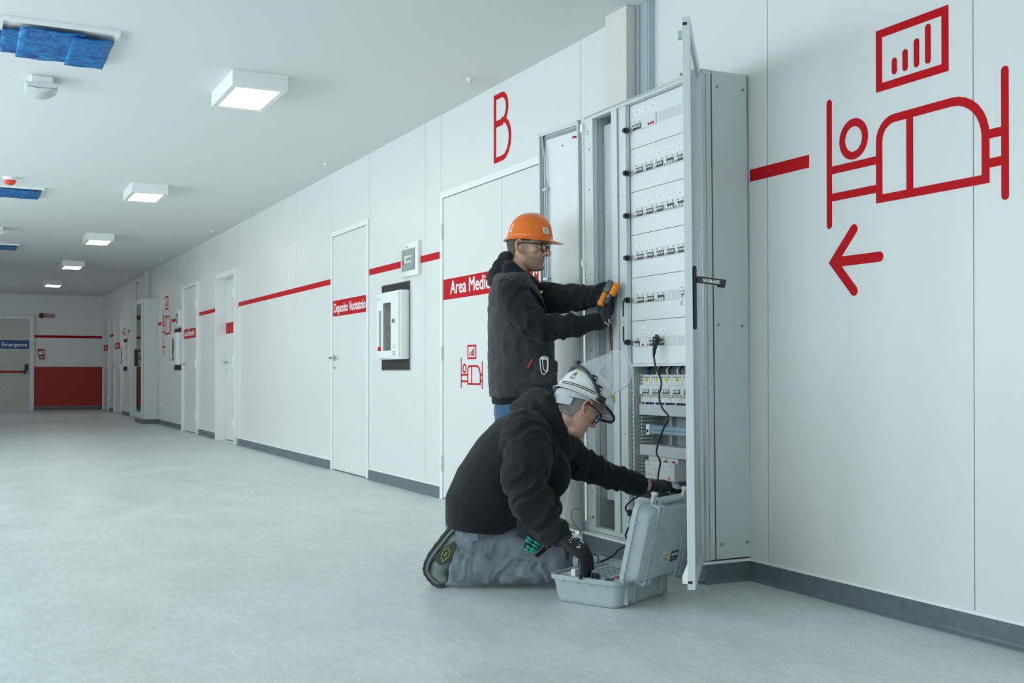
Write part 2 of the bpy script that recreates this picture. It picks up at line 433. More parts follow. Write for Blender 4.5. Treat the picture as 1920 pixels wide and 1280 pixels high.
def door(n, y0, y1, top, rec=0, sign=None, hinge_near=True, proud=.012, jw=.045, handle=True, leaves=1, bandz=(1.397, 1.54), tx=None):
    r = thing('door_%d' % n, (W, (y0 + y1) / 2, 0), kind='structure')
    fr = MB(); X0 = W - proud; Xl = W + rec - .002
    fr.box(X0, W + .16, y0 + .0005, y0 + jw, 0, top - .0005); fr.box(X0, W + .16, y1 - jw, y1 - .0005, 0, top - .0005); fr.box(X0, W + .16, y0 + jw, y1 - jw, top - jw, top - .0005)
    fr.build('door_frame', M['white'], r, bevel=.002)
    a, c = y0 + jw + .003, y1 - jw - .003
    if leaves == 1:
        MB().box(Xl, Xl + .045, a, c, .012, top - jw - .004).build('leaf', M['wall'], r)
        spans = [(a, c)]
    else:
        m_ = (a + c) / 2
        for p, q in ((a, m_ - .002), (m_ + .002, c)): MB().box(Xl, Xl + .045, p, q, .012, top - jw - .004).build('leaf', M['wall'], r)
        spans = [(a, m_ - .002), (m_ + .002, c)]
    if handle: lever_part(c - .055, Xl, 1.02, r, -1) if leaves == 1 else None
    hinges(a - .004 if hinge_near else c, W - proud + .006, (.25, 1.02, 1.88), r)
    if leaves == 2: hinges(c + .006, W - proud + .006, (.25, 1.02, 1.88), r)
    if sign:
        for (p, q) in spans:
            sg = wband(p + .002, q - .002, bandz[0], bandz[1], Xl, .001).build('sign_band', M['red'], r)
        for tx_, ys, zs, sz, xs in sign:
            MB().text(tx_, sz, wall_mtx(Xl - .0016, ys, zs), .0005, xs, .0045).build('sign_text', M['text'], r)
    return r
d = door(1, 5.23, 7.20, 2.16, leaves=2, sign=[('Area Medica', 7.03, 1.432, .134, 1.02), ('Medicale', 5.80, 1.432, .134, 1.02)], handle=False)
pictogram(6.842, .780, .417, W - .002, 'small red bed and monitor pictogram on the double door leaf', None, arrow=False)
door(2, 8.744, 9.784, 2.17, sign=[('Deposito Vuotatoio', 9.712, 1.432, .116, .94)])
door(3, 13.62, 14.79, 2.17, rec=.09, proud=.045, jw=.06, sign=[('Filtro', 14.25, 1.437, .098, .8)])
door(4, 16.14, 17.36, 2.20, proud=.035, sign=[('Locale Infermieri', 17.29, 1.437, .12, 1.0)])
door(5, 21.28, 23.25, 2.16, proud=.02, leaves=2)
door(6, 24.60, 25.85, 2.16, proud=.035, sign=[('Deposito', 25.6, 1.437, .11, .8)])
door(7, 26.85, 28.05, 2.16, proud=.035, sign=[('Bagno', 27.7, 1.437, .11, .8)])
# letters above the double doors
bB = MB(); sx_ = .40
strokes(bB, W, 6.318, 2.236, .40, [('l', [(0, 0), (0, 1.0), (.22, 1.0)] + arc(.25, .79, .19, 90, -90, 8, .21)[:] + [(.02, .58)], .085, False),
                               ('l', [(.0, .56), (.26, .56)] + arc(.27, .30, .27, 90, -90, 8, .30) + [(-.04, 0)], .085, False)])
tag(bB.build('wall_letter', M['red']), 'tall narrow red letter B on the white wall above the double door', 'letter')
bC = MB()
strokes(bC, W, 22.5, 2.236, .40, [('l', [(.48, .86)] + arc(.26, .70, .24, 35, 180, 8, .30) + arc(.26, .30, .24, 180, 325, 8, .30), .085, False)])
tag(bC.build('wall_letter', M['red']), 'far red letter C on the wall above the far grey cabinet', 'letter')

# far wall door (emergency exit)
r = thing('door_8', (.6, YF, 0), kind='structure')
MB().box(-.35, -.25, YF - .05, YF, 0, 2.22).box(1.40, 1.50, YF - .05, YF, 0, 2.22).box(-.25, 1.40, YF - .05, YF, 2.13, 2.22).build('door_frame', M['white'], r, bevel=.003)
grd = mat('exit_door_grey', (.62, .64, .59), .5)
MB().box(-.245, 1.395, YF - .02, YF, .03, 2.125).build('leaf', grd, r)
MB().box(-.245, 1.395, YF - .03, YF, 0, .028).build('threshold', M['cream'], r)
MB().box(-.24, 1.393, YF - .0215, YF - .02, 1.437, 1.64).build('sign_band', M['blue'], r)
MB().text('Uscita Emergenza', .125, Matrix(((1, 0, 0, 1.35), (0, 0, -1, YF - .023), (0, 1, 0, 1.495), (0, 0, 0, 1))), .0005, 1.0, .008, 'RIGHT').build('sign_text', M['text'], r)
pb = MB().rbox(-.1, 1.29, YF - .10, YF - .07, .885, .925, .008).build('push_bar', M['red'], r)
MB().rbox(1.27, 1.33, YF - .11, YF - .02, .86, .93, .01).rbox(1.30, 1.37, YF - .06, YF - .02, .93, 1.08, .01).build('bar_latch', M['dark'], r)
# small devices on the far wall
r = thing('fire_alarm', (1.65, YF, 2.22), 'round dark red alarm sounder beside its red plate on the far wall', 'alarm')
MB().cyl((1.655, YF - .06, 2.225), (1.655, YF, 2.225), .06, n=24).build('sounder', mat('dark_red_plastic', (.16, .01, .015), .4), r)
MB().box(1.735, 1.955, YF - .01, YF, 2.175, 2.275).build('plate', mat('faded_red_plate', (.50, .17, .17), .5), r)
MB().box(1.75, 1.94, YF - .0115, YF - .01, 2.195, 2.205).box(1.75, 1.94, YF - .0115, YF - .01, 2.22, 2.23).box(1.75, 1.94, YF - .0115, YF - .01, 2.245, 2.255).build('stripes', mat('pale_pink_print', (.6, .42, .42), .5), r)
r = thing('fire_call_point', (1.66, YF, 1.3), 'small red and white hose sign above a red call point on the far wall', 'sign')
MB().box(1.58, 1.745, YF - .006, YF, 1.29, 1.44).build('plate', mat('dull_red_plate', (.42, .05, .06), .5), r)
MB().cyl((1.64, YF - .008, 1.345), (1.64, YF - .006, 1.345), .045, n=20).box(1.70, 1.73, YF - .008, YF - .006, 1.31, 1.42).build('symbol', M['white'], r)
MB().rbox(1.61, 1.72, YF - .05, YF, 1.195, 1.285, .008).build('button_housing', mat('call_point_red', (.30, .03, .04), .5), r)
MB().box(1.64, 1.69, YF - .052, YF - .05, 1.22, 1.26).build('button', M['white'], r)

# ================================================================ WALL BOXES
def service_box(y0, y1, z0, z1, label):
    """white steel distribution box standing out of a recess; y0 nearer"""
    r = thing('service_box', (W, (y0 + y1) / 2, z0), label, 'electrical box')
    Xf = W - .075
    fz0, fz1 = z0 + .035, z1 - .02
    # rim of the recess
    b = MB()
    b.box(W - .004, W + .001, y0 - .010, y1 + .10, z0 - .045, z1 + .045)
    b.build('recess_opening', M['black_hole'], r)
    b = MB()
    e = .006
    for a in ((W - .008, W + .001, y0 - .010 - e, y1 + .10 + e, z0 - .045 - e, z0 - .045), (W - .008, W + .001, y0 - .010 - e, y1 + .10 + e, z1 + .045, z1 + .045 + e),
              (W - .008, W + .001, y0 - .010 - e, y0 - .010, z0 - .045, z1 + .045), (W - .008, W + .001, y1 + .10, y1 + .10 + e, z0 - .045, z1 + .045)): b.box(*a)
    b.build('recess_trim', M['steel'], r)
    MB().rbox(Xf, W - .0045, y0, y1, fz0, fz1, .006).build('housing', M['white'], r, smooth=True, angle=30)
    # the hinged front with two windows, modelled as bars around the openings
    X1 = Xf - .014; L = y1 - y0
    def u(t): return y1 - t * L       # 0 = left edge in view
    b = MB()
    z_a, z_b = fz0 + .012, fz1 - .012; wz0, wz1 = fz0 + .06, fz1 - .10
    for p, q in ((.02, .10), (.22, .30), (.64, .97)): b.box(X1, Xf - .001, u(q), u(p), z_a, z_b)
    b.box(X1, Xf - .001, u(.22), u(.10), z_b - .13, z_b); b.box(X1, Xf - .001, u(.22), u(.10), z_a, z_a + .09)
    b.box(X1, Xf - .001, u(.64), u(.30), z_b - .075, z_b); b.box(X1, Xf - .001, u(.64), u(.30), z_a, z_a + .055)
    dr = b.build('door', M['white'], r)
    MB().box(X1 + .003, X1 + .006, u(.64), u(.30), z_a + .055, z_b - .075).build('window_pane', mat('smoked_pane', (.16, .19, .20), .08, alpha=.55), r)
    MB().box(X1 + .008, X1 + .012, u(.22), u(.10), z_a + .09, z_b - .13).build('gauge_strip', M['grey'], r)
    MB().box(Xf - .0015, Xf - .0004, u(.64), u(.30), z_a + .055, z_b - .075).build('inner_shade_sheet', mat('inner_shadow_grey', (.10, .12, .13), .5), r)  # dark sheet on the housing, its colour stands for the shaded interior
    b = MB()
    rr = random.Random(3)
    for k in range(14):
        yy = u(.50 + .1 * rr.random()); zz = z_a + .12 + k * (z_b - z_a - .3) / 14
        b.rbox(Xf - .008, Xf - .0005, yy - .018, yy + .012, zz, zz + .018 + .012 * rr.random(), .002)
    b.build('inner_fittings', M['ltgrey'], r)
    b = MB()
    b.rbox(Xf - .009, Xf - .0005, u(.62), u(.42), z_b - .14, z_b - .085, .004)
    b.rbox(Xf - .009, Xf - .0005, u(.60), u(.38), (z_a + z_b) / 2 - .05, (z_a + z_b) / 2 - .0, .01)
    for k in range(3): b.tube([(Xf - .005, u(.36 + .05 * k), z_a + .06), (Xf - .006, u(.46 + .03 * k), z_a + .11), (Xf - .005, u(.58), z_a + .2 + .03 * k)], .003, 6)
    b.build('inner_wiring', M['dark'], r)
    MB().cyl((X1 - .012, u(.78), (z_a + z_b) / 2 + .03), (X1, u(.78), (z_a + z_b) / 2 + .03), .017, n=16).build('lock', M['screw'], r)
    MB().cyl((X1 - .014, u(.78), (z_a + z_b) / 2 + .03), (X1 - .012, u(.78), (z_a + z_b) / 2 + .03), .008, n=12).build('keyhole', M['dark'], r)
    MB().box(X1 - .001, X1 + .001, u(.21), u(.06), z_a + .055, z_a + .088).build('red_sticker', M['red'], r)
    MB().box(X1 - .001, X1 + .001, u(.16), u(.03), z_b - .05, z_b - .03).build('maker_sticker', mat('pale_blue_print', (.45, .62, .72), .5), r)
    b = MB()
    for k in range(3): b.box(X1 - .0008, X1, u(.84), u(.70), z_a + .02 + k * .012, z_a + .025 + k * .012)
    b.tube([(X1 - .001, u(.77), z_a + .07), (X1 - .001, u(.75), z_a + .085), (X1 - .001, u(.79), z_a + .095), (X1 - .001, u(.77), z_a + .11)], .002, 6)
    b.build('printed_notice', M['grey'], r)
    return r
service_box(7.80, 8.31, .955, 1.535, 'white metal service box with narrow window and red sticker beside the Deposito Vuotatoio door')
service_box(17.52, 18.03, .97, 1.53, 'far white service box below the far breaker box, left of the staff door')
service_box(23.75, 24.26, .97, 1.53, 'farthest white service box on the right wall near the last doors')
def breaker_box(y0, y1, z0, z1, label, proud=.03):
    r = thing('breaker_box', (W, (y0 + y1) / 2, z0), label, 'electrical box')
    Xf = W - proud
    MB().rbox(Xf, W + .001, y0, y1, z0, z1, .008).build('housing', M['white'], r, smooth=True, angle=30)
    a, c = y0 + .05, y1 - .03
    MB().box(Xf - .003, Xf + .001, a, c, z0 + .042, z1 - .05).build('window_frame', M['grey'], r)
    MB().box(Xf - .005, Xf - .003, a + .008, c - .008, z0 + .05, z1 - .058).build('window_pane', mat('grey_smoked_pane', (.30, .37, .37), .1), r)
    MB().box(Xf - .0065, Xf - .005, a + .06, c - .07, z0 + .10, z0 + .155).build('breaker_row', M['ltgrey'], r)
    b = MB()
    for k in range(6): b.box(Xf - .009, Xf - .0065, a + .07 + k * .018, a + .078 + k * .018, z0 + .115, z0 + .140)
    b.build('toggles', M['grey'], r)
    MB().box(Xf - .0065, Xf - .005, c - .05, c - .03, z0 + .09, z0 + .12).build('red_mark', M['red'], r)
    MB().box(Xf - .001, Xf + .001, y1 - .16, y1 - .09, z1 - .035, z1 - .028).build('maker_mark', M['grey'], r)
breaker_box(7.577, 7.93, 1.612, 1.868, 'small white breaker box with smoked window, interrupting the red stripe above the service box')
breaker_box(17.50, 17.76, 1.60, 1.86, 'far small breaker box above the far service box', .05)
breaker_box(23.62, 23.98, 1.60, 1.86, 'farthest small breaker box on the right wall', .05)

# ================================================================ CEILING FITTINGS
def ceiling_light(y0, y1, label):
    r = thing('ceiling_light', (1.616, (y0 + y1) / 2, H), label, 'ceiling light', 'surface mounted ceiling lights')
    x0, x1, zb = 1.448, 1.785, H - .092
    b = MB(); e = .035
    b.box(x0, x1, y0, y0 + .004, zb + .003, H).box(x0, x1, y1 - .004, y1, zb + .003, H).box(x0, x0 + .004, y0 + .004, y1 - .004, zb + .003, H).box(x1 - .004, x1, y0 + .004, y1 - .004, zb + .003, H)
    b.box(x0, x0 + e, y0, y1, zb, zb + .003).box(x1 - e, x1, y0, y1, zb, zb + .003).box(x0 + e, x1 - e, y0, y0 + e * 1.6, zb, zb + .003).box(x0 + e, x1 - e, y1 - e * 1.6, y1, zb, zb + .003)
    b.build('housing', M['white'], r)
    MB().box(x0 + e, x1 - e, y0 + e * 1.6, y1 - e * 1.6, zb + .004, zb + .012).build('diffuser', M['frost'], r)
    for xx in (x0 + .017, x1 - .017):
        for t in (.12, .5, .88): MB().cyl((xx, y0 + (y1 - y0) * t, zb - .001), (xx, y0 + (y1 - y0) * t, zb), .004, n=8).build('screw', M['screw'], r)
LP = [6.67, 11.08, 15.33, 19.3, 23.6]
LL = ['nearest and largest white ceiling light, left of the letter B', 'second white ceiling light counted from the camera', 'third white ceiling light, in the middle of the row', 'fourth white ceiling light down the corridor', 'farthest ceiling light, close to the end wall']
for y, l in zip(LP, LL): ceiling_light(y, y + .63, l)
def vent(y0, x0, x1, label, big=False):
    r = thing('ceiling_vent', ((x0 + x1) / 2, y0 + .32, H), label, 'ceiling vent', 'film covered ceiling vents')
    b = MB(); z = H - .022; y1 = y0 + .64
    b.box(x0, x1, y0, y0 + .02, z, H).box(x0, x1, y1 - .02, y1, z, H).box(x0, x0 + .02, y0 + .02, y1 - .02, z, H).box(x1 - .02, x1, y0 + .02, y1 - .02, z, H).box(x0 + .02, x1 - .02, y0 + .02, y1 - .02, H - .008, H)
    b.build('frame', M['white'], r)
    f = MB(); rr = random.Random(int(y0 * 10))
    strips = [(x0 - .05, x0 + .10, y0 + .20, y0 + .52), (x0 + .02, x0 + .15, y0 + .13, y0 + .60), (x0 + .10, x1 - .17, y0 + .05, y0 + .66), (x1 - .23, x1 - .02, y0 + .10, y0 + .70)]
    if not big: strips = [(x0 + .0, x0 + .2, y0 + .06, y0 + .6), (x0 + .15, x1 - .1, y0 + .03, y0 + .62), (x1 - .2, x1 - .03, y0 + .05, y0 + .60)]
    for i, (a, c, p, q) in enumerate(strips):
        n = 14; zz = z - .003 - .004 * i; rings = []
        for k in range(n + 1):
            t = p + (q - p) * k / n; row = []
            for j in range(9):
                s_ = a + (c - a) * j / 8
                row.append((s_, t, zz - .005 * noise.noise(Vector((s_ * 14, t * 14, i)))))
            rings.append(row)
        V = [[f.bm.verts.new(p_) for p_ in rw] for rw in rings]
        for k in range(n):
            for j in range(8): f.bm.faces.new((V[k][j], V[k][j + 1], V[k + 1][j + 1], V[k + 1][j]))
    o = f.build('protective_film', M['film'], r, smooth=True)
    so = o.modifiers.new('s', 'SOLIDIFY'); so.thickness = .0015
    return r
vent(6.18, .16, .75, 'nearest ceiling vent covered with crumpled blue film, upper left', True)
vent(11.80, .10, .72, 'second blue film covered vent behind the red ceiling beacon')
vent(17.15, .10, .72, 'farthest blue film covered ceiling vent at the left edge')
# emergency luminaire
r = thing('emergency_light', (.43, 7.42, H), 'small white emergency light with clear ribbed cover near the blue film vent', 'emergency light')
MB().rbox(.365, .495, 7.33, 7.52, H - .055, H, .008).build('base', M['white'], r)
b = MB(); prof = [(.335 + .19 * k / 10, -.055 - .038 * math.sin(math.pi * k / 10) - .01) for k in range(11)]
pts = [(x, 7.30, H + z) for x, z in prof] + [(.525, 7.30, H - .05), (.335, 7.30, H - .05)]
b.prism(pts, (0, .25, 0)); b.build('lamp_cover', mat('clear_ribbed_cover', (.62, .68, .68), .25, bump=.5, bscale=60), r, bevel=.004)
MB().box(.345, .515, 7.299, 7.30, H - .085, H - .08).build('rib', M['screw'], r)
r = thing('emergency_light', (.44, 15.3, H), 'far small white ceiling emergency light at the left edge', 'emergency light')
MB().rbox(.38, .45, 15.2, 15.4, H - .05, H, .008).build('base', M['white'], r)
MB().rbox(.35, .47, 15.15, 15.45, H - .10, H - .05, .02).build('lamp_cover', M['ltgrey'], r)
r = thing('alarm_beacon', (.39, 11.3, H), 'red dome alarm beacon on white base hanging from the ceiling', 'alarm')
MB().cyl((.39, 11.3, H - .03), (.39, 11.3, H), .06, n=24).build('base', M['white'], r)
b = MB(); b.sphere((.39, 11.3, H - .03), (.055, .055, .045), 20, 12); b.build('red_dome', mat('red_translucent_dome', (.75, .06, .02), .2), r, smooth=True)
for i, (x, y, l) in enumerate([(2.812, 6.224, 'nearest small white ceiling detector, between letter B and the largest ceiling light'), (2.832, 9.32, 'small white ceiling detector above the Deposito Vuotatoio door'),
                (2.863, 14.4, 'small white ceiling detector above the framed door'), (2.83, 18.27, 'small white ceiling detector near the far staff door'), (2.82, 22.2, 'farthest tiny white ceiling detector before the end wall')]):
    r = thing('ceiling_detector', (x, y, H), l, 'detector', 'small ceiling detectors')
    MB().cyl((x, y, H - .012), (x, y, H), .022, n=16).build('base', M['white'], r)
    MB().cyl((x, y, H - .03), (x, y, H - .012), .010, .018, n=16).build('sensor_head', M['ltgrey'], r)
# ================================================================ THE OPEN ELECTRICAL CABINET
TILT = Matrix.Rotation(-.0078, 4, 'Y') @ Matrix.Rotation(-.0040, 4, 'X')   # it leans a little off plumb
def cy(px, X=2.79): return onX(px, 640, X).y
def build_cabinet():
    root = thing('electrical_cabinet', (2.79, 4.29, .096), 'tall open grey steel electrical cabinet full of breaker rows, both men working at it', 'electrical cabinet')
    P = M['cab']
    XF, XB, ZB, ZT = 2.79, 3.025, .097, 2.168
    YR, YL = 3.785, cy(1097)
    d0, d1, d2 = cy(1149), cy(1160), cy(1174)       # divider left, ridge, right
    u1 = cy(1114)
    XPL = 2.822; yR = 3.868
    def part(b, n, m, **k): return b.build(n, m, root, **k)
    # carcass
    b = MB(); b.box(2.843, XB, YR, YR + .004, ZB, ZT)
    part(b, 'side_panel', P, bevel=.003)
    b = MB()
    b.box(XF + .022, 2.839, YR + .002, YR + .03, ZB, ZT).box(XF + .003, XF + .019, YR + .0005, YR + .03, ZB, ZT)
    b.box(XF + .003, 2.839, YR - .0005, YR + .03, ZT - .022, ZT + .001)
    part(b, 'corner_post', P, bevel=.002)
    b = MB(); b.box(2.838, 2.844, YR + .004, YR + .02, ZB, ZT - .002).box(XF + .018, XF + .023, YR + .004, YR + .02, ZB, ZT - .002)
    part(b, 'post_seam', M['black_hole'])
    part(MB().box(XF, XB, YR + .004, YL, ZT - .012, ZT), 'top_panel', P)
    part(MB().box(XF, XB, YR + .004, YL, ZB, ZB + .012), 'bottom_panel', P)
    part(MB().box(XB, XB + .004, YR, YL, ZB, ZT), 'back_panel', M['cabin'])
    part(MB().box(XF + .01, XB, YL - .012, YL, ZB, ZT), 'far_side_panel', P)
    for (y, z) in ((2.87, 2.10), (3.005, 2.10), (2.87, .16), (3.005, .16)):
        part(MB().cyl((y, YR - .003, z), (y, YR, z), .007, n=14), 'screw', M['screw'])
    for (y, z) in ((2.865, 1.09), (2.99, 1.085)):
        part(MB().cyl((y, YR - .003, z), (y, YR, z), .006, n=14), 'screw', M['screw'])
    # front frame
    b = MB(); b.box(XF, XF + .004, YR + .03, YL, ZT - .020, ZT).box(XF, XPL + .004, YR + .03, YL, ZT - .022, ZT - .018)
    part(b, 'top_rail', P)
    b = MB(); b.box(XF, XF + .004, yR, YL, ZB, ZB + .030).box(XF - .003, XF + .03, yR, YL, ZB + .028, ZB + .034).box(XF - .001, XF + .02, YR, YL, ZB - .0005, ZB + .006)
    part(b, 'bottom_rail', P)
    b = MB(); b.box(XF, XF + .028, u1, YL - .001, ZB + .03, ZT - .02); b.box(XF - .003, XF, u1 + .080, u1 + .084, ZB + .03, ZT - .02)
    o = part(b, 'upright', P, bevel=.002)
    b = MB()
    for z in (2.0, 1.80, 1.38, 1.0, .62, .30, 1.16): b.cyl((XF - .001, (u1 + YL) / 2 - .012, z), (XF + .001, (u1 + YL) / 2 - .012, z), .004, n=10)
    part(b, 'fixing_holes', M['black_hole'])
    b = MB(); yy = (u1 + YL) / 2; n = 20
    b.tube([(XF - .0008, yy + .011 * math.cos(a), 2.085 + .011 * math.sin(a)) for a in [2 * math.pi * k / n for k in range(n + 1)]], .0009, 5)
    part(b, 'knockout_ring', M['gap'])
    part(MB().rbox(XF - .014, XF + .002, u1 + .075, u1 + .098, 1.42, 1.455, .002), 'hinge_block', M['white'])
    part(MB().rbox(XF - .014, XF + .002, u1 + .075, u1 + .098, 2.095, 2.135, .002), 'hinge_block', M['white'])
    b = MB(); b.box(XF, XF + .03, d1, d0, ZB + .03, ZT - .02).box(XF - .004, XF, d1 - .004, d1 + .008, ZB + .03, ZT - .02)
    b.box(XF + .006, XF + .03, d2, d1, ZB + .03, ZT - .02)
    part(b, 'upright', P, bevel=.0015)
    b = MB(); 
    for z0, z1 in ((1.155, 1.23), (1.035, 1.108)): b.box(XF + .0045, XF + .007, (d1 + d2) / 2 - .006, (d1 + d2) / 2 + .004, z0, z1)
    part(b, 'cable_slots', M['black_hole'])
    b = MB()
    for z in (2.03, 1.73, 1.43, 1.13, .60, .30): b.cyl((XF + .0045, d2 + .028, z), (XF + .007, d2 + .028, z), .0035, n=10)
    part(b, 'fixing_holes', M['screw'])
    part(MB().box(XF, XF + .03, YR + .03, yR, ZB + .02, ZT - .02), 'upright', P)
    # cable compartment on the left
    part(MB().box(XF + .03, XB, u1 + .001, u1 + .006, ZB + .012, ZT - .012), 'compartment_wall', M['cabin'])
    def rr(yc, x0, x1, z0, z1, r):
        pts = []
        for cx, cz, a0 in ((x1 - r, z1 - r, 0), (x0 + r, z1 - r, 90), (x0 + r, z0 + r, 180), (x1 - r, z0 + r, 270)):
            for k in range(7):
                a = math.radians(a0 + 15 * k); pts.append((cx + r * math.cos(a), yc, cz + r * math.sin(a)))
        return pts
    part(MB().prism(rr(u1 - .003, XF + .038, XB - .01, .27, 2.03, .04), (0, .0038, 0)), 'gland_plate', M['cabin'], bevel=.001)
    part(MB().box(XF + .062, XF + .13, d0 + .02, u1 - .006, .262, 2.115), 'cable_duct', mat('pale_duct_grey', (.56, .60, .61), .45), bevel=.003)
    part(MB().box(XF + .06, XF + .10, d0 + .01, d0 + .05, ZT - .075, ZT - .013), 'earth_block', mat('terminal_green', (.02, .22, .10), .4))
    part(MB().box(XB - .03, XB - .001, d0, u1 - .01, .14, 2.1), 'compartment_back', M['cabin'])
    part(MB().box(XF + .03, XB - .03, d0 + .001, d0 + .006, ZB + .012, ZT - .012), 'compartment_wall', M['cabin'])
    reds = mat('red_cable_sheath', (.62, .03, .03), .4)
    for k, (m_, xo, yo) in enumerate(((reds, .03, .06), (M['dark'], .036, .075), (reds, .045, .006), (M['dark'], .03, .012), (reds, .052, .016))):
        rnd = random.Random(k); pts = []
        for j in range(9):
            z = 1.32 - j * .085
            pts.append((XF + xo + .006 * rnd.uniform(-1, 1), d0 + yo + .010 * rnd.uniform(-1, 1) + (.012 * math.sin(j * .9) if k < 2 else 0), z))
        part(MB().tube(pts, .0030, 8), 'cable', m_, smooth=True)
    part(MB().tube([(XF + .04, d0 + .06 + .03 * math.cos(a), 1.10 + .05 * math.sin(a)) for a in [math.radians(20 + 16 * k) for k in range(9)]], .0022, 6), 'cable', M['dark'], smooth=True)
    gy = mat('green_yellow_wire', (.36, .40, .08), .5)
    # cover plates with their breakers (the left edge of each starts at the divider)
    zl = [onX(1174, y, XPL).z for y in (206, 284.7, 364.3, 444, 523, 602.6, 682)]
    rowz = [onX(1190, y, XPL).z for y in (247.5, 329, 409.5, 490, 570, 650.5)]
    zl[0] = ZT - .023
    BRW = .0826; yA = cy(1192, XPL)
    toggled = mat('breaker_toggle_dark', (.05, .06, .07), .5)  # dark tone of the toggle banks
    lab = mat('label_card', (.82, .85, .86), .5)
    def breaker(par, y1, z0, w=BRW, n=3, up=True, test=True, hgt=.046):
        b = MB(); X = XPL
        b.rbox(X - .004, X + .002, y1 - w + .0006, y1 - .0006, z0, z0 + hgt, .0012, 1).mark(0)
        if test: b.box(X - .0062, X - .004, y1 - .016, y1 - .006, z0 + .003, z0 + .013).mark(2)
        ts = y1 - (.022 if test else .004); p = (w - (.026 if test else .008)) / n
        b.box(X - .0045, X - .004, ts - p * n, ts, z0 + .004, z0 + .030).mark(1)
        for k in range(n):
            yk = ts - p * k
            zz = z0 + (.013 if up else .004)
            b.rbox(X - .011, X - .004, yk - p + .003, yk - .003, zz, zz + .014, .002, 1).mark(0)
            if up: b.box(X - .0115, X - .0105, yk - p + .004, yk - .004, zz + .009, zz + .0135).mark(1)
        b.box(X - .0042, X - .0039, y1 - w + .01, y1 - w + .02, z0 + .034, z0 + .042).box(X - .0042, X - .0039, y1 - .03, y1 - .02, z0 + .034, z0 + .042).mark(2)
        return b.build('circuit_breaker', [M['ltgrey'], toggled, M['grey']], par)
    def card(par, y, z, w=.034, h=.016, lines=2):
        b = MB().box(XPL - .0008, XPL + .0002, y - w, y, z, z + h).mark(0)
        for k in range(lines): b.box(XPL - .0012, XPL - .0008, y - w * .78, y - w * .22, z + h * (.25 + .33 * k), z + h * (.36 + .33 * k)).mark(1)
        return b.build('label_card', [lab, M['gap']], par)
    rib = mat('blanking_strip_plastic', (.66, .69, .70), .5)
    def blank(par, y0, y1, z):
        b = MB(); b.box(XPL - .001, XPL + .001, y0, y1, z, z + .046)
        n = int((y1 - y0) / .009)
        for k in range(n): b.box(XPL - .0022, XPL - .001, y0 + k * .009 + .001, y0 + k * .009 + .0078, z + .001, z + .045)
        return b.build('blanking_strip', rib, par)
    plates = []
    for i in range(6):
        z1, z0 = zl[i] - .0012, zl[i + 1] + .0012
        p = part(MB().box(XPL, XPL + .003, yR + .001, d2 - .001, z0, z1), 'cover_plate', M['plate'])
        plates.append(p)
        zr = rowz[i]
        if i in (1, 2, 3):
            for k in range(5):
                y1 = yA - k * BRW
                breaker(p, y1, zr, up=not ((i == 1 and k == 3) or (i == 2 and k >= 3)))
                card(p, y1 - .018, zr + .062, .036 if (i, k) not in ((2, 3), (3, 3), (3, 4)) else .042, .018 if i < 3 else .014)
        if i == 0:
            breaker(p, yA + .006, zr, .075, 4, True, False)
            b = MB(); X = XPL
            b.rbox(X - .006, X + .002, yA - .19, yA - .075, zr - .001, zr + .055, .0012, 1).mark(0)
            for k in range(3): b.cyl((X - .009, yA - .135 - .018 * k, zr + .010), (X - .006, yA - .135 - .018 * k, zr + .010), .0055, n=12)
            b.mark(1); b.build('phase_indicator', [M['ltgrey'], M['red']], p)
            card(p, yA, zr + .075, .06, .022); card(p, yA - .075, zr + .075, .055, .022); card(p, yA - .135, zr + .077, .05, .022)
            blank(p, yR + .02, yA - .195, zr + .004)
        if i == 4:
            for k in range(3):
                breaker(p, yA - k * BRW, zr, up=k < 2); card(p, yA - k * BRW - .018, zr + .062, .036, .016)
            blank(p, yR + .01, yA - 3 * BRW - .004, zr)
        if i == 5:
            breaker(p, yA + .006, zr, .05, 3, False, False)
            b = MB(); b.rbox(XPL - .005, XPL + .002, yA - .095, yA - .046, zr, zr + .05, .0012, 1).mark(0)
            b.cyl((XPL - .008, yA - .068, zr + .010), (XPL - .005, yA - .068, zr + .010), .006, n=12).mark(1)
            b.build('signal_lamp', [M['ltgrey'], M['red']], p)
            breaker(p, yA - .097, zr, .075, 3, True, True); breaker(p, yA - .174, zr, .07, 3, True, False, .06)
            card(p, yA - .012, zr + .062, .03, .018); card(p, yA - .125, zr + .062, .036, .018); card(p, yA - .168, zr + .062, .033, .018); card(p, yA - .208, zr + .062, .033, .018)
            card(p, yA - .048, zr + .066, .012, .034, 1); card(p, yA - .068, zr + .068, .010, .034, 1)
            blank(p, yR + .01, yA - .25, zr)
    for py in (244, 324, 404, 483, 562, 641):
        v = onX(1176, py, XF); b = MB()
        b.cyl((XF - .003, v.y, v.z), (XF + .012, v.y, v.z), .0135, n=18).rbox(XF - .012, XF - .003, v.y - .004, v.y + .012, v.z - .010, v.z + .010, .003)
        part(b, 'quarter_turn_lock', M['dark'], smooth=True, angle=35)
    # shadow gap of the hinged plate frame, lower transom
    zb = zl[6]
    part(MB().box(XF + .010, XPL + .006, yR, d2 - .001, zb - .012, zb), 'transom', P)
    # lower open bay
    yl = d2 - .022
    b = MB(); b.box(XPL - .006, XPL + .02, yl, d2 - .001, .33, zb - .012)
    part(b, 'bay_frame', M['cabin'])
    b = MB()
    for k in range(26): b.box(XPL - .0075, XPL - .0055, yl + .014, yl + .018, .36 + k * .0205, .369 + k * .0205)
    part(b, 'perforated_strip', M['black_hole'])
    part(MB().box(XPL + .02, XB - .005, yl + .002, yl + .006, .14, zb), 'bay_side_wall', M['cabin'])
    b = MB()
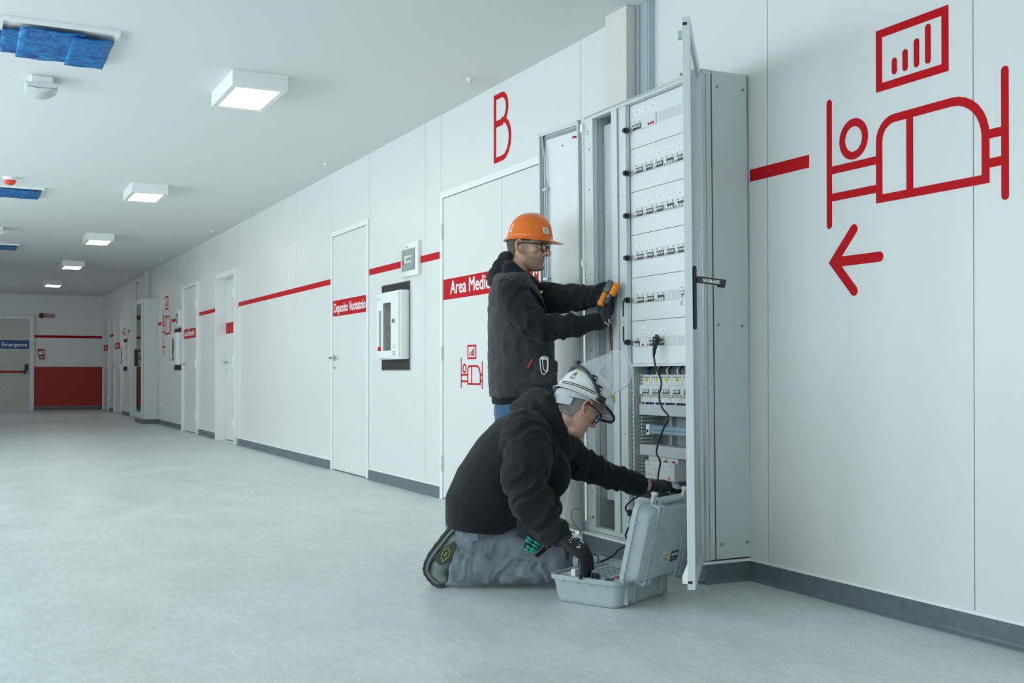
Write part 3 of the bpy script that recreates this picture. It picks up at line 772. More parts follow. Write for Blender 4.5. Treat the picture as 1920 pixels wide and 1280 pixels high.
    for k in range(33): b.box(XPL + .03, XPL + .095, yl - .012, yl + .002, .345 + k * .0165, .354 + k * .0165)
    part(b, 'louvre_comb', P)
    part(MB().box(XB - .055, XB - .05, yR, yl, .14, zb), 'mounting_plate', mat('mounting_plate_zinc', (.35, .38, .38), .4, metal=.3))
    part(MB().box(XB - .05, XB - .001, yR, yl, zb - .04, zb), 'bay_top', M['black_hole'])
    for y in (4.27, 4.05): part(MB().box(XB - .075, XB - .055, y - .012, y + .012, .16, .88), 'support_rail', M['galv'])
    XD = XPL + .035
    def zz(py, X=XD): return onX(1200, py, X).z
    # row of breakers behind the removed plate
    yD = yl - .004; za, zc = zz(748), zz(702)
    part(MB().box(XD + .05, XD + .058, yR, yD, za + .02, za + .055), 'mounting_rail', M['galv'])
    yellow = mat('yellow_button', (.75, .62, .05), .5)
    for k in range(5):
        y1 = yD - k * BRW; b = MB()
        b.rbox(XD, XD + .05, y1 - BRW + .0006, y1 - .0006, za + .012, zc, .0015, 1)
        b.rbox(XD - .014, XD, y1 - BRW + .0006, y1 - .0006, za + .024, za + .068, .0012, 1).mark(0)
        ts = y1 - .024; p = .019
        b.box(XD - .0145, XD - .014, ts - 3 * p, ts, za + .028, za + .048).mark(1)
        for j in range(3): b.rbox(XD - .021, XD - .014, ts - j * p - p + .003, ts - j * p - .003, za + .034, za + .046, .002, 1).mark(0)
        for j in range(4): b.cyl((XD - .0008, y1 - .01 - .018 * j, zc - .012), (XD, y1 - .01 - .018 * j, zc - .012), .004, n=8)
        for j in range(4): b.cyl((XD - .0008, y1 - .01 - .018 * j, za + .019), (XD, y1 - .01 - .018 * j, za + .019), .0028, n=8)
        b.mark(2)
        b.box(XD - .001, XD, y1 - .055, y1 - .026, zc - .028, zc - .020).box(XD - .001, XD, y1 - .046, y1 - .036, zc - .034, zc - .014).mark(3)
        part(b, 'circuit_breaker', [M['ltgrey'], toggled, M['dark'], yellow])
        part(MB().rbox(XD - .008, XD + .03, y1 - BRW + .002, y1 - .002, za - .012, za + .011, .001, 1), 'terminal_block', M['ltgrey'])
        part(MB().tube([(XD + .01, y1 - .038, zc - .004), (XD + .004, y1 - .036, zc + .02), (XD + .03, y1 - .034, zc + .045)], .0045, 8), 'ferrule', M['white'] if k else mat('blue_wire', (.02, .16, .42), .4), smooth=True)
        part(MB().tube([(XD + .012, y1 - .05, zc - .004), (XD + .008, y1 - .048, zc + .02), (XD + .03, y1 - .05, zc + .045)], .0035, 8), 'wire', M['dark'], smooth=True)
        for j, mm in enumerate((bpy.data.materials['blue_wire'], M['white'], M['dark'], bpy.data.materials['blue_wire'])):
            yy_ = y1 - .012 - .018 * j
            part(MB().tube([(XD, yy_, za - .010), (XD - .003, yy_, za - .024), (XD + .014, yy_ + .003, za - .046)], .0032 if j != 1 else .004, 7), 'wire', mm, smooth=True)
    # horizontal wiring ducts
    for pa, pb_ in ((777, 757), (852, 832)):
        part(MB().rbox(XPL + .018, XPL + .09, yR, yl - .004, zz(pa, XPL + .018), zz(pb_, XPL + .018), .002, 1), 'wiring_duct', mat('duct_grey', (.52, .56, .57), .5))
    # clear covered busbar
    z0, z1 = zz(813), zz(794)
    part(MB().rbox(XD, XD + .03, yl - .062, yl - .035, z0, z1, .002, 1), 'busbar_end', M['white'])
    part(MB().box(XD - .001, XD, yl - .056, yl - .050, z0 + .010, z0 + .025).box(XD - .001, XD, yl - .048, yl - .042, z0 + .010, z0 + .025), 'busbar_terminal', M['dark'])
    part(MB().rbox(XD + .002, XD + .022, yR, yl - .063, z0 + .003, z1 - .002, .003, 1), 'busbar_cover', mat('clear_blue_acrylic', (.35, .55, .72), .06, alpha=.35))
    for kk in range(2): part(MB().box(XD + .008, XD + .014, yR, yl - .068, z0 + .010 + kk * .018, z0 + .017 + kk * .018), 'busbar', M['galv'])
    # white meter modules
    z0, z1 = zz(893), zz(860); ya, yb = yl - .055, yl - .29
    b = MB(); b.rbox(XD - .02, XD + .05, yb, ya, z0, z1, .003, 1).rbox(XD + .0, XD + .05, yb, ya, z1 - .004, z1 + .022, .002, 1).mark(0)
    for k in range(10): b.box(XD - .0206, XD - .02, ya - .012 - k * .009, ya - .018 - k * .009, z0 + .020, z0 + .023)
    for k in range(3): b.box(XD - .0206, XD - .02, ya - .02 - .09 * k, ya - .045 - .09 * k, z1 - .018, z1 - .014)
    b.mark(1); b.box(XD - .0206, XD - .02, yb + .03, yb + .05, z0 + .006, z0 + .020).mark(2)
    part(b, 'meter_module', [M['ltgrey'], M['grey'], mat('pink_mark', (.6, .3, .32), .5)])
    for k in range(3):
        y = ya - .08 - .062 * k
        part(MB().rbox(XD - .010, XD + .002, y - .010, y + .004, z1 - .018, z1 + .006, .001, 1), 'plug_clip', M['red'] if k else M['ltgrey'])
        part(MB().tube([(XD - .004, y - .003, z1), (XD + .0, y - .003, z1 + .025), (XD + .03, y + .02, z1 + .045)], .003, 7), 'wire', M['white'], smooth=True)
    b = MB()
    for k in range(18): b.box(XD - .012, XD + .01, ya - .03 - k * .0125, ya - .022 - k * .0125, z0 - .028, z0 - .002 - .008 * (k % 3))
    part(b, 'terminal_comb', M['ltgrey'])
    part(MB().box(XD + .0, XD + .06, yb, ya, z0 - .034, z0 - .018), 'terminal_base', M['cabin'])
    part(MB().box(XPL, XPL + .003, yR + .001, d2 - .001, ZB + .034, .31), 'cover_plate', M['plate'])
    b = MB(); b.box(XF + .03, XF + .04, YR + .03, yR + .004, ZB + .1, ZT - .02)
    part(b, 'inner_post', M['cabin'])

    # ---- left door, folded right back towards the wall (inner face seen)
    h = Vector((XF - .012, cy(1091), 0)); f = Vector((2.735, h.y + .345, 0))
    dv = (f - h).normalized(); nv = Vector((-dv.y, dv.x, 0)); 
    if nv.x > 0: nv = -nv                                   # towards the corridor
    DM = Matrix(((dv.x, nv.x, 0, h.x), (dv.y, nv.y, 0, h.y), (0, 0, 1, 0), (0, 0, 0, 1)))
    Lw = (f - h).length; z0, z1 = ZB + .004, ZT - .004
    b = MB(); b.box(0, Lw, -.022, -.019, z0, z1, DM)
    ld = part(b, 'left_door', mat('door_inner_white', (.74, .78, .79), .35))
    b = MB(); b.box(0, .012, -.022, .0, z0, z1, DM).box(0, Lw, -.022, 0, z1 - .012, z1, DM).box(.012, Lw - .012, -.002, 0, z1 - .024, z1 - .012, DM)
    b.box(Lw - .010, Lw, -.022, 0, z0, z1, DM)
    b.build('door_edge', P, ld, bevel=.001)
    MB().box(0, Lw, -.022, .004, z0 - .004, z0 + .024, DM).box(.0, .05, .004, .016, z0 - .004, z0 + .02, DM).build('bottom_edge', M['strip'], ld)
    MB().box(Lw - .030, Lw - .022, -.019, -.008, z0 + .02, z1 - .02, DM).box(.014, Lw - .012, -.019, -.012, z1 - .045, z1 - .030, DM).build('door_gasket', M['grey'], ld)
    b = MB()
    b.tube([DM @ Vector(p) for p in ((Lw - .030, -.004, z1 - .02), (Lw - .034, -.004, z1 - .08), (Lw - .052, -.004, z1 - .14), (Lw - .052, -.004, z0 + .05))], .0055, 8)
    b.tube([DM @ Vector(p) for p in ((Lw - .055, -.008, z1 - .26), (Lw - .064, -.008, z1 - .30), (Lw - .064, -.008, z0 + .05))], .003, 8)
    for zz_ in (1.85, 1.38, 1.0, .6): b.box(Lw - .07, Lw - .03, -.016, -.001, zz_, zz_ + .012, DM)
    b.build('locking_rod', M['galv'], ld, smooth=True, angle=40)
    MB().cyl(DM @ Vector((Lw * .45, -.019, z1 - .10)), DM @ Vector((Lw * .45, -.016, z1 - .10)), .004, n=10).build('rivet', M['dark'], ld)
    MB().tube([DM @ Vector((.06, -.012, z1 - .075)), DM @ Vector((.03, -.012, z1 - .078))], .005, 8).build('red_cap', M['red'], ld)
    # ---- right glazed door, swung towards the camera
    e = onX(1304, 560, 2.36); hx = Vector((XF - .004, YR + .006, 0)); f = Vector((2.352, 3.258, 0))
    dv = (f - hx).normalized(); nv = Vector((dv.y, -dv.x, 0))
    if nv.y > 0: nv = -nv                                  # outer face, towards the camera side
    DM = Matrix(((dv.x, nv.x, 0, hx.x), (dv.y, nv.y, 0, hx.y), (0, 0, 1, 0), (0, 0, 0, 1)))
    Lw = (f - hx).length; z0, z1 = ZB + .010, ZT + .006; T = .028
    b = MB()
    b.box(Lw - .045, Lw, -T, 0, z0, z1, DM).box(0, .045, -T, 0, z0, z1, DM).box(.045, Lw - .045, -T, 0, z0, z0 + .05, DM).box(.045, Lw - .045, -T, 0, z1 - .05, z1, DM)
    rd = part(b, 'glazed_door', P, bevel=.0015)
    MB().box(.045, Lw - .045, -.012, -.007, z0 + .05, z1 - .05, DM).build('glass_pane', M['glass'], rd)
    for (a, c) in ((z1 - .030, z1 - .020), (z0 + .022, z0 + .032)):
        MB().box(Lw - .001, Lw + .0008, -T + .002, -.010, a, c, DM).build('edge_slot', M['black_hole'], rd)
    for s_, zc_ in ((1, z1 - .08), (-1, z0 + .075)):
        b = MB(); pts = [(Lw - .03, -T, zc_ + .0), (Lw - .03, -T - .02, zc_), (Lw - .03, -T - .0, zc_ - s_ * .06)]
        if s_ > 0: pts = [(Lw - .03, -T, zc_), (Lw - .03, -T - .018, zc_), (Lw - .03, -T, zc_ - .05)]
        else: pts = [(Lw - .03, -T, zc_ + .02), (Lw - .03, -T - .02, zc_ - .03), (Lw - .03, -T - .018, zc_ - .055), (Lw - .03, -T, zc_ - .055)]
        b.prism([DM @ Vector(p) for p in pts], DM.to_3x3() @ Vector((.02, 0, 0))); b.build('latch_guide', M['strip'], rd)
    MB().box(Lw - .04, Lw - .01, -T - .016, -T, z1 - .075, z1 - .045, DM).build('latch_roller', M['galv'], rd)
    MB().cyl(DM @ Vector((Lw - .03, -T - .012, z1 - .20)), DM @ Vector((Lw - .03, -T, z1 - .20)), .005, n=10).build('stud', M['grey'], rd)
    # swing handle and its maker's name
    zh = 1.16
    hd = MB().rbox(Lw - .040, Lw - .008, .0005, .014, zh - .115, zh + .115, .006, 2, DM).build('handle_plate', M['dark'], rd)
    b = MB(); A = DM @ Vector((Lw - .024, .010, zh + .075)); 
    HM = DM @ Matrix.Translation((Lw - .036, .012, zh + .055)) @ Matrix.Rotation(math.radians(-9), 4, 'X')
    b.rbox(0, .012, 0, .105, 0, .024, .003, 2, HM).rbox(.0, .012, .075, .105, -.006, .002, .003, 1, HM)
    hl = b.build('swing_lever', M['dark'], rd)
    # raised letters on the lever's camera side, upside down as the lever hangs
    TM = HM @ Matrix(((0, 0, 1, .0124), (-1, 0, 0, .084), (0, -1, 0, .017), (0, 0, 0, 1)))
    # choose the lever face that looks at the camera
    n_w = (HM.to_3x3() @ Vector((1, 0, 0)))
    if n_w.dot(Vector((0, 0, 0)) - Vector((f.x, f.y, 0))) < 0:
        TM = HM @ Matrix(((0, 0, -1, -.0004), (1, 0, 0, .02), (0, -1, 0, .017), (0, 0, 0, 1)))
    MB().text('SIEMENS', .0165, TM, .0003, 1.0, .0003).build('lever_lettering', M['text'], rd)
    kz = zh + .02
    b = MB(); b.cyl(DM @ Vector((Lw - .03, -T - .012, kz)), DM @ Vector((Lw - .03, -T, kz)), .009, n=14)
    b.sphere(DM @ Vector((Lw - .03, -T - .013, kz + .012)), (.004, .008, .010), 10, 8); b.tube([DM @ Vector((Lw - .03, -T - .012, kz)), DM @ Vector((Lw - .03, -T - .014, kz - .045))], .003, 6)
    b.build('key', M['steel'], rd, smooth=True)
    # earth wire and gland at the foot of the left upright
    g = onX(1110, 968, XF)
    part(MB().cyl((XF - .004, g.y, g.z), (XF, g.y, g.z), .009, n=14), 'cable_gland', M['grey'])
    w0 = onX(1080, 985, XF - .02)
    loop = [g + Vector((-.008, 0, 0)), onX(1098, 972, 2.77), onX(1089, 992, 2.76), onX(1079, 988, 2.75), onX(1069, 972, 2.745), onX(1068, 958, 2.745), onX(1077, 952, 2.75), onX(1087, 957, 2.755), onX(1092, 970, 2.76)]
    part(MB().tube(smoothpath(loop), .0022, 8), 'earth_wire', gy, smooth=True)
    root.matrix_basis = root.matrix_basis
    # lean the whole cabinet about mid height
    piv = Matrix.Translation((2.9, 4.29, 1.10))
    base = root.matrix_basis.copy()
    root.matrix_basis = piv @ TILT @ piv.inverted() @ base
    return root
def smoothpath(pts, n=8):
    """Catmull-Rom through the points"""
    P = [Vector(p) for p in pts]; out = []
    for i in range(len(P) - 1):
        p0, p1, p2, p3 = P[max(i - 1, 0)], P[i], P[i + 1], P[min(i + 2, len(P) - 1)]
        for k in range(n):
            t = k / n
            out.append(.5 * ((2 * p1) + (p2 - p0) * t + (2 * p0 - 5 * p1 + 4 * p2 - p3) * t * t + (3 * p1 - p0 - 3 * p2 + p3) * t ** 3))
    out.append(P[-1]); return out
cabinet = build_cabinet()

# trunking above the cabinet
tag(MB().box(2.943, W, 4.63, 4.83, 2.19, H).build('cable_trunking', M['cream'], bevel=.002), 'square cream trunking box between cabinet top and ceiling', 'trunking')
b = MB(); b.box(3.005, W, 4.508, 4.62, 2.185, H).box(2.995, 3.0045, 4.509, 4.517, 2.185, H).box(2.995, 3.0045, 4.60, 4.617, 2.185, H).box(2.992, 2.9945, 4.52, 4.53, 2.185, H)
tag(b.build('cable_tray', M['galv']), 'narrow galvanised channel on the wall beside the cream trunking', 'trunking')

# the closed cabinet of the same kind far down the corridor
r = thing('electrical_cabinet', (2.79, 21.0, .096), 'closed grey cabinet with a tall dark glass door, far down the right wall', 'electrical cabinet')
MB().box(2.79, W - .001, 19.84, 20.86, .097, 2.17).build('housing', M['cab'], r, bevel=.004)
MB().box(2.757, 2.787, 19.845, 20.50, .10, 2.165).build('door', M['cab'], r, bevel=.004)
MB().box(2.753, 2.757, 19.90, 20.42, .20, 2.08).build('door_glass', mat('dark_reflecting_glass', (.03, .04, .04), .04, spec=.9), r)
MB().rbox(2.72, 2.757, 20.445, 20.485, 1.0, 1.3, .008).build('door_handle', M['dark'], r)
MB().box(2.757, 2.787, 20.505, 20.855, .10, 2.165).build('door', M['cab'], r, bevel=.004)
tag(MB().box(2.943, W, 20.68, 20.88, 2.201, H).build('cable_trunking', M['cream'], bevel=.002), 'far cream trunking box above the closed grey cabinet', 'trunking')
tag(MB().box(3.005, W, 20.56, 20.67, 2.201, H).build('cable_tray', M['galv']), 'far galvanised channel above the closed grey cabinet', 'trunking')
# loose cover leaning beside the open cabinet
a0 = onX(1062, 990, 2.66); a1 = onX(1074, 891, 2.70)
b = MB()
yb_ = a0.y
q = [Vector((2.655, 4.775, .0)), Vector((2.655, 5.02, .0)), Vector((2.70, 5.02, .42)), Vector((2.70, 4.735, .42))]
b.prism(q, (-.006, 0, 0))
tag(b.build('cover_panel', M['strip'], bevel=.001), 'loose pale cover panel leaning against the open left door of the cabinet', 'panel')
# ================================================================ THE TEST CASE
def test_case():
    A = onZ(1159, 1142, 0); 
    u = Vector((.891, .452, 0)).normalized(); v = Vector((-u.y, u.x, 0))     # u along the hinge, v away from it
    O = Vector((2.196, 3.520, 0)) 
    Lu, Lv, Hc = .400, .285, .108
    CM = Matrix(((u.x, v.x, 0, O.x), (u.y, v.y, 0, O.y), (0, 0, 1, 0), (0, 0, 0, 1)))
    root = thing('test_case', CM @ Vector((Lu / 2, Lv / 2, 0)), 'open scuffed grey hard instrument case on the floor beside the kneeling man', 'equipment case')
    shell = mat('scuffed_case_plastic', (.40, .475, .49), .42, bump=.15, bscale=300, vary=.10, vscale=9)
    # scuffs on the shell
    nt = shell.node_tree; bs = nt.nodes['Principled BSDF']; tc = nt.nodes.new('ShaderNodeTexCoord')
    mp = nt.nodes.new('ShaderNodeMapping'); mp.inputs['Scale'].default_value = (14, 14, 60); mp.inputs['Rotation'].default_value = (.4, .3, .5)
    nz = nt.nodes.new('ShaderNodeTexNoise'); nz.inputs['Scale'].default_value = 3; nz.inputs['Detail'].default_value = 8; nz.inputs['Roughness'].default_value = .75
    nt.links.new(tc.outputs['Object'], mp.inputs[0]); nt.links.new(mp.outputs[0], nz.inputs['Vector'])
    rp = nt.nodes.new('ShaderNodeMapRange'); rp.inputs['From Min'].default_value = .64; rp.inputs['From Max'].default_value = .72
    nt.links.new(nz.outputs['Fac'], rp.inputs['Value'])
    mx = nt.nodes.new('ShaderNodeMix'); mx.data_type = 'RGBA'; old = bs.inputs['Base Color'].links[0].from_socket
    nt.links.new(rp.outputs[0], mx.inputs[0]); nt.links.new(old, mx.inputs[6]); mx.inputs[7].default_value = (.50, .56, .56, 1); nt.links.new(mx.outputs[2], bs.inputs['Base Color'])
    def rrect(x0, x1, y0, y1, r, z, n=6):
        pts = []
        for cx, cy_, a0 in ((x1 - r, y1 - r, 0), (x0 + r, y1 - r, 90), (x0 + r, y0 + r, 180), (x1 - r, y0 + r, 270)):
            for k in range(n + 1):
                a = math.radians(a0 + 90 * k / n); pts.append(Vector((cx + r * math.cos(a), cy_ + r * math.sin(a), z)))
        return pts
    def T(Mx, pts): return [Mx @ p for p in pts]
    def shell_half(Mx, h, name, taper=.010):
        b = MB(); rings = []
        for z, ins in ((0, .016), (.002, .008), (.010, .002), (.02, 0), (h - .018, -taper), (h - .018, -taper - .008), (h, -taper - .010), (h, -taper + .004), (h - .012, -taper + .006)):
            rings.append(T(Mx, rrect(ins, Lu - ins, ins, Lv - ins, .034, z)))
        b.loft(rings)
        # inner floor of the last ring closes the tray; ribs
        return b
    b = shell_half(CM, Hc, 'base')
    base = b.build('case_base', shell, root, smooth=True, angle=35)
    rb = MB()
    for uu in (.045, .095, Lu - .095, Lu - .045):
        rb.rbox(uu - .003, uu + .003, -.018, .004, .012, Hc - .006, .0015, 1, CM)
    rb.rbox(.048, .092, -.012, .002, .02, Hc - .02, .003, 1, CM).rbox(Lu - .092, Lu - .048, -.012, .002, .02, Hc - .02, .003, 1, CM)
    rb.box(.05, Lu - .05, -.012, .001, Hc - .010, Hc - .004, CM)
    rb.rbox(.002, .004, .05, Lv - .05, .02, .022, .0005, 1, CM)
    rb.build('base_ribs', shell, base, bevel=.001)
    b = MB()
    for k in range(4): b.rbox(-.0195, -.0165, .04 + k * .065, .046 + k * .065, Hc - .026, Hc - .018, .001, 1, CM)
    b.build('rim_pips', shell, base)
    # instrument panel
    pn = MB().prism(T(CM, rrect(.006, Lu - .006, .006, Lv - .006, .028, Hc - .008)), (0, 0, .002)).build('instrument_panel', mat('panel_pale_blue', (.58, .68, .68), .4), root)
    z = Hc - .0058
    def pb(u0, u1, v0, v1, h, m_, name='panel_key'):
        return MB().box(u0, u1, v0, v1, z, z + h, CM).build(name, m_, pn)
    red = M['red']; dk = M['dark']; wh = M['white']
    pb(.08, .17, .052, .066, .001, red, 'panel_print'); pb(.19, .25, .052, .066, .001, red, 'panel_print')
    pb(.05, .30, .075, .078, .0008, wh, 'panel_print'); pb(.05, .30, .036, .039, .0008, wh, 'panel_print')
    keyg = mat('key_green', (.10, .22, .18), .5); keyb = mat('key_blue', (.10, .22, .42), .5)
    for r_ in range(5):
        for c_ in range(6):
            pb(.07 + c_ * .036, .092 + c_ * .036, .095 + r_ * .026, .105 + r_ * .026, .0015, (keyg if (r_ + c_) % 3 else keyb) if r_ else M['grey'])
    pb(.06, .16, .235, .262, .0012, wh, 'panel_print'); pb(.2, .33, .235, .262, .001, M['grey'], 'display')
    for (uu, vv, r_, h_) in ((.030, .115, .016, .018), (.028, .165, .014, .018)):
        MB().cyl(CM @ Vector((uu, vv, z)), CM @ Vector((uu, vv, z + h_)), r_, r_ * .92, 24).build('rotary_knob', dk, pn, smooth=True, angle=40)
        MB().cyl(CM @ Vector((uu, vv, z)), CM @ Vector((uu, vv, z + .002)), r_ * 1.25, None, 24).build('knob_ring', dk, pn)
    MB().cyl(CM @ Vector((.036, .055, z)), CM @ Vector((.036, .055, z + .004)), .017, None, 20).build('socket', dk, pn)
    for q in range(3): MB().cyl(CM @ Vector((.030 + .012 * (q % 2), .048 + .010 * q, z + .004)), CM @ Vector((.030 + .012 * (q % 2), .048 + .010 * q, z + .007)), .004, None, 10).build('socket_pin', M['grey'], pn)
    for uu, vv in ((.072, .035), (.09, .03), (.10, .045), (.062, .022)): MB().cyl(CM @ Vector((uu, vv, z)), CM @ Vector((uu, vv, z + .006)), .006, None, 12).build('socket_pin', dk, pn)
    MB().rbox(.010, .046, .195, .215, z, z + .028, .003, 2, CM).build('paper_slip', wh, pn)
    # lid
    ang = math.radians(103)
    LH = .062
    # lid local frame: x along u, y away from the hinge when closed, z inward depth; opened by rotating about the hinge edge
    R = Matrix.Translation((0, -.012, Hc)) @ Matrix.Rotation(-(math.pi - (math.pi - ang)), 4, 'X')
    # closed lid: opening faces down at z=0, outer top at z=LH; open by rotating -ang about x at the hinge
    closed = Matrix.Translation((0, 0, LH)) @ Matrix.Diagonal((1, 1, -1, 1))
    R = Matrix.Translation((0, -.014, Hc - .004)) @ Matrix.Rotation(ang, 4, 'X') @ Matrix.Translation((0, .012, 0))
    LM = CM @ R @ closed
    b = shell_half(LM, LH, 'lid', .010)
    lid = b.build('case_lid', shell, root, smooth=True, angle=35)
    MB().prism(T(LM, rrect(.004, Lu - .004, .004, Lv - .004, .03, LH - .016)), LM.to_3x3() @ Vector((0, 0, .002))).build('lid_lining', mat('dark_foam', (.05, .055, .06), .9), lid)
    rb = MB()
    for uu in (.062, .098, Lu - .098, Lu - .062):
        rb.rbox(uu - .0025, uu + .0025, -.012, Lv + .012, -.006, .002, .0012, 1, LM)
        for vv in (.03, .09, .19, .25): pass
    for vv in (.022, .085, .20, .262):
        for a_, c_ in ((.064, .096), (Lu - .096, Lu - .064)): rb.box(a_, c_, vv - .0012, vv + .0012, -.004, .002, LM)
    for uu in (.062, .098, Lu - .098, Lu - .062):
        rb.rbox(uu - .0025, uu + .0025, Lv + .002, Lv + .014, -.004, LH - .004, .001, 1, LM); rb.rbox(uu - .0025, uu + .0025, -.014, -.002, -.004, LH - .004, .001, 1, LM)
    for vv in (.05, .14, .23): rb.box(-.016, -.004, vv - .0015, vv + .0015, LH - .03, LH - .016, LM)
    rb.build('lid_ribs', shell, lid)
    fo = MB()
    fo.tube([LM @ Vector((.11 + .018 * k, Lv + .016, LH * .45)) for k in range(11)], .009, 12)
    fo.build('carry_handle', shell, lid, smooth=True, angle=50)
    for a_ in (.066, Lu - .094):
        b = MB(); b.rbox(a_, a_ + .030, Lv + .004, Lv + .050, LH - .03, LH - .018, .003, 1, LM).rbox(a_ + .004, a_ + .026, Lv + .044, Lv + .054, LH - .034, LH - .012, .002, 1, LM).rbox(a_ + .011, a_ + .019, Lv + .012, Lv + .036, LH - .034, LH - .03, .002, 1, LM)
        b.build('latch', mat('latch_beige', (.52, .54, .49), .5) if 'latch_beige' not in bpy.data.materials else bpy.data.materials['latch_beige'], lid)
    # the stickers: pale and dark blue, white print
    def st(u0, u1, v0, v1, m_, name): return MB().prism([LM @ Vector(p) for p in ((u0, v0, 0), (u1, v0, 0), (u1, v1, 0), (u0, v1, 0))], LM.to_3x3() @ Vector((0, 0, -.0008))).build(name, m_, lid)
    st(.165, .225, .062, .102, mat('sticker_cream', (.62, .60, .48), .5), 'cream_sticker')
    MB().prism([LM @ Vector(p) for p in ((.178, .067, -.0009), (.212, .067, -.0009), (.212, .080, -.0009), (.178, .080, -.0009))], LM.to_3x3() @ Vector((0, 0, -.0004))).prism([LM @ Vector(p) for p in ((.172, .086, -.0009), (.218, .086, -.0009), (.218, .092, -.0009), (.172, .092, -.0009))], LM.to_3x3() @ Vector((0, 0, -.0004))).build('sticker_print', mat('sticker_ochre', (.42, .33, .14), .5), lid)
    st(.238, .308, .058, .100, mat('sticker_navy', (.02, .07, .12), .4), 'navy_sticker')
    TM = LM @ Matrix(((1, 0, 0, .243), (0, 1, 0, .080), (0, 0, -1, -.0012), (0, 0, 0, 1)))
    MB().text('FULLTEST', .0145, TM, .0003, .80, .0004).build('sticker_lettering', M['text'], lid)
    TM = LM @ Matrix(((1, 0, 0, .246), (0, 1, 0, .066), (0, 0, -1, -.0012), (0, 0, 0, 1)))
    MB().text('www', .009, TM, .0003, 1.6, .0002).build('sticker_lettering', mat('pale_blue_ink', (.3, .5, .6), .5), lid)
    MB().cyl(LM @ Vector((.185, .232, 0)), LM @ Vector((.185, .232, -.0008)), .008, None, 16).build('yellow_dot', mat('yellow_sticker', (.75, .60, .05), .5), lid)
    return root, CM, LM
case_root, CM_, LM_ = test_case()
HCASE = .108
# leads
def lead(pts, r, label, m_=None, n=8):
    o = MB().tube(smoothpath(pts, n), r, 8).build('test_lead', m_ or M['dark'], None, smooth=True)
    return tag(o, label, 'cable')
pz = onX(1229, 640, 2.80)
XC = 2.79
plug = MB(); P0 = onX(1231, 630, 2.815); P1 = onX(1230, 640, 2.785); P2 = onX(1227, 655, 2.78); P3 = onX(1226, 668, 2.783)
plug.rbox(-.012, .012, -.012, .012, -.010, .022, .004, 2, Matrix.Translation(P1))
plug.tube([P0, P1], .009, 12).tube([P1 + Vector((0, 0, -.002)), P2, P3], [.013, .009, .005], 12)
long_lead = [P3, onX(1230, 690, 2.775), onX(1240, 715, 2.77), onX(1236, 745, 2.765), onX(1242, 765, 2.76), onX(1254, 783, 2.755), onX(1243, 806, 2.755), onX(1231, 845, 2.76), onX(1238, 865, 2.765), onX(1235, 885, 2.77), onX(1231, 912, 2.76), onX(1220, 925, 2.70), onX(1200, 929, 2.62), onX(1182, 940, 2.56), onX(1173, 952, 2.53), onX(1180, 962, 2.51), onX(1195, 966, 2.50), onX(1193, 975, 2.49), onX(1180, 988, 2.48), onX(1173, 1004, 2.47), onX(1180, 1018, 2.46), onX(1160, 1030, 2.43), onX(1149, 1042, 2.40), CM_ @ Vector((.30, .262, .112))]
r = thing('power_lead', tuple(P1), 'black plug on a breaker socket with long black lead dropping to the instrument case', 'cable')
plug.build('plug', M['dark'], r, smooth=True, angle=40)
MB().tube(smoothpath(long_lead, 6), .0042, 8).build('cord', M['dark'], r, smooth=True)
c_ = onX(1181, 961, 2.51)
MB().cyl(c_ + Vector((0, 0, -.012)), c_ + Vector((0, 0, .012)), .012, None, 12).build('ferrite_bead', M['dark'], r)
lead([CM_ @ Vector(p) for p in ((.28, .262, .108), (.30, .275, .135), (.24, .29, .150), (.18, .285, .145), (.15, .272, .115))], .0024, 'thin black lead arching over the rear rim of the instrument case')
lead([CM_ @ Vector(p) for p in ((.044, .16, .112), (.06, .18, .128), (.09, .185, .135), (.10, .165, .130), (.075, .150, .128), (.05, .165, .118), (.038, .158, .112))], .0022, 'thin black lead looped beside the case knobs')
# ================================================================ PEOPLE
R_, D_, Z_ = _Rt.copy(), Vector((math.sin(YAW), math.cos(YAW), 0)), Vector((0, 0, 1))
def vec(r, d, z): return R_ * r + D_ * d + Z_ * z
def cloth(name, col, rough=.85, sheen=.15, bump=.35, bscale=260, vary=.12):
    return mat(name, col, rough, bump=bump, bscale=bscale, sheen=sheen, vary=vary, vscale=22, spec=.25)
M['hood'] = cloth('black_fleece', (.011, .0135, .015), sheen=.08)
M['vest'] = cloth('charcoal_work_cotton', (.046, .045, .054), .75)
M['jean'] = cloth('blue_denim', (.045, .12, .21), .8)
M['trou'] = cloth('slate_work_trousers', (.185, .22, .255), .8, vary=.16)
M['glove'] = mat('black_nitrile_glove', (.018, .019, .021), .5, bump=.3, bscale=500)
M['orange'] = mat('orange_helmet_shell', (.85, .17, .01), .25, coat=.3)
M['whelm'] = mat('white_helmet_shell', (.80, .82, .82), .28, coat=.2)
M['boot'] = mat('grey_green_boot_leather', (.21, .25, .24), .6, bump=.3, bscale=120, vary=.2, vscale=30)
M['sole'] = mat('dark_boot_sole', (.055, .065, .065), .7)
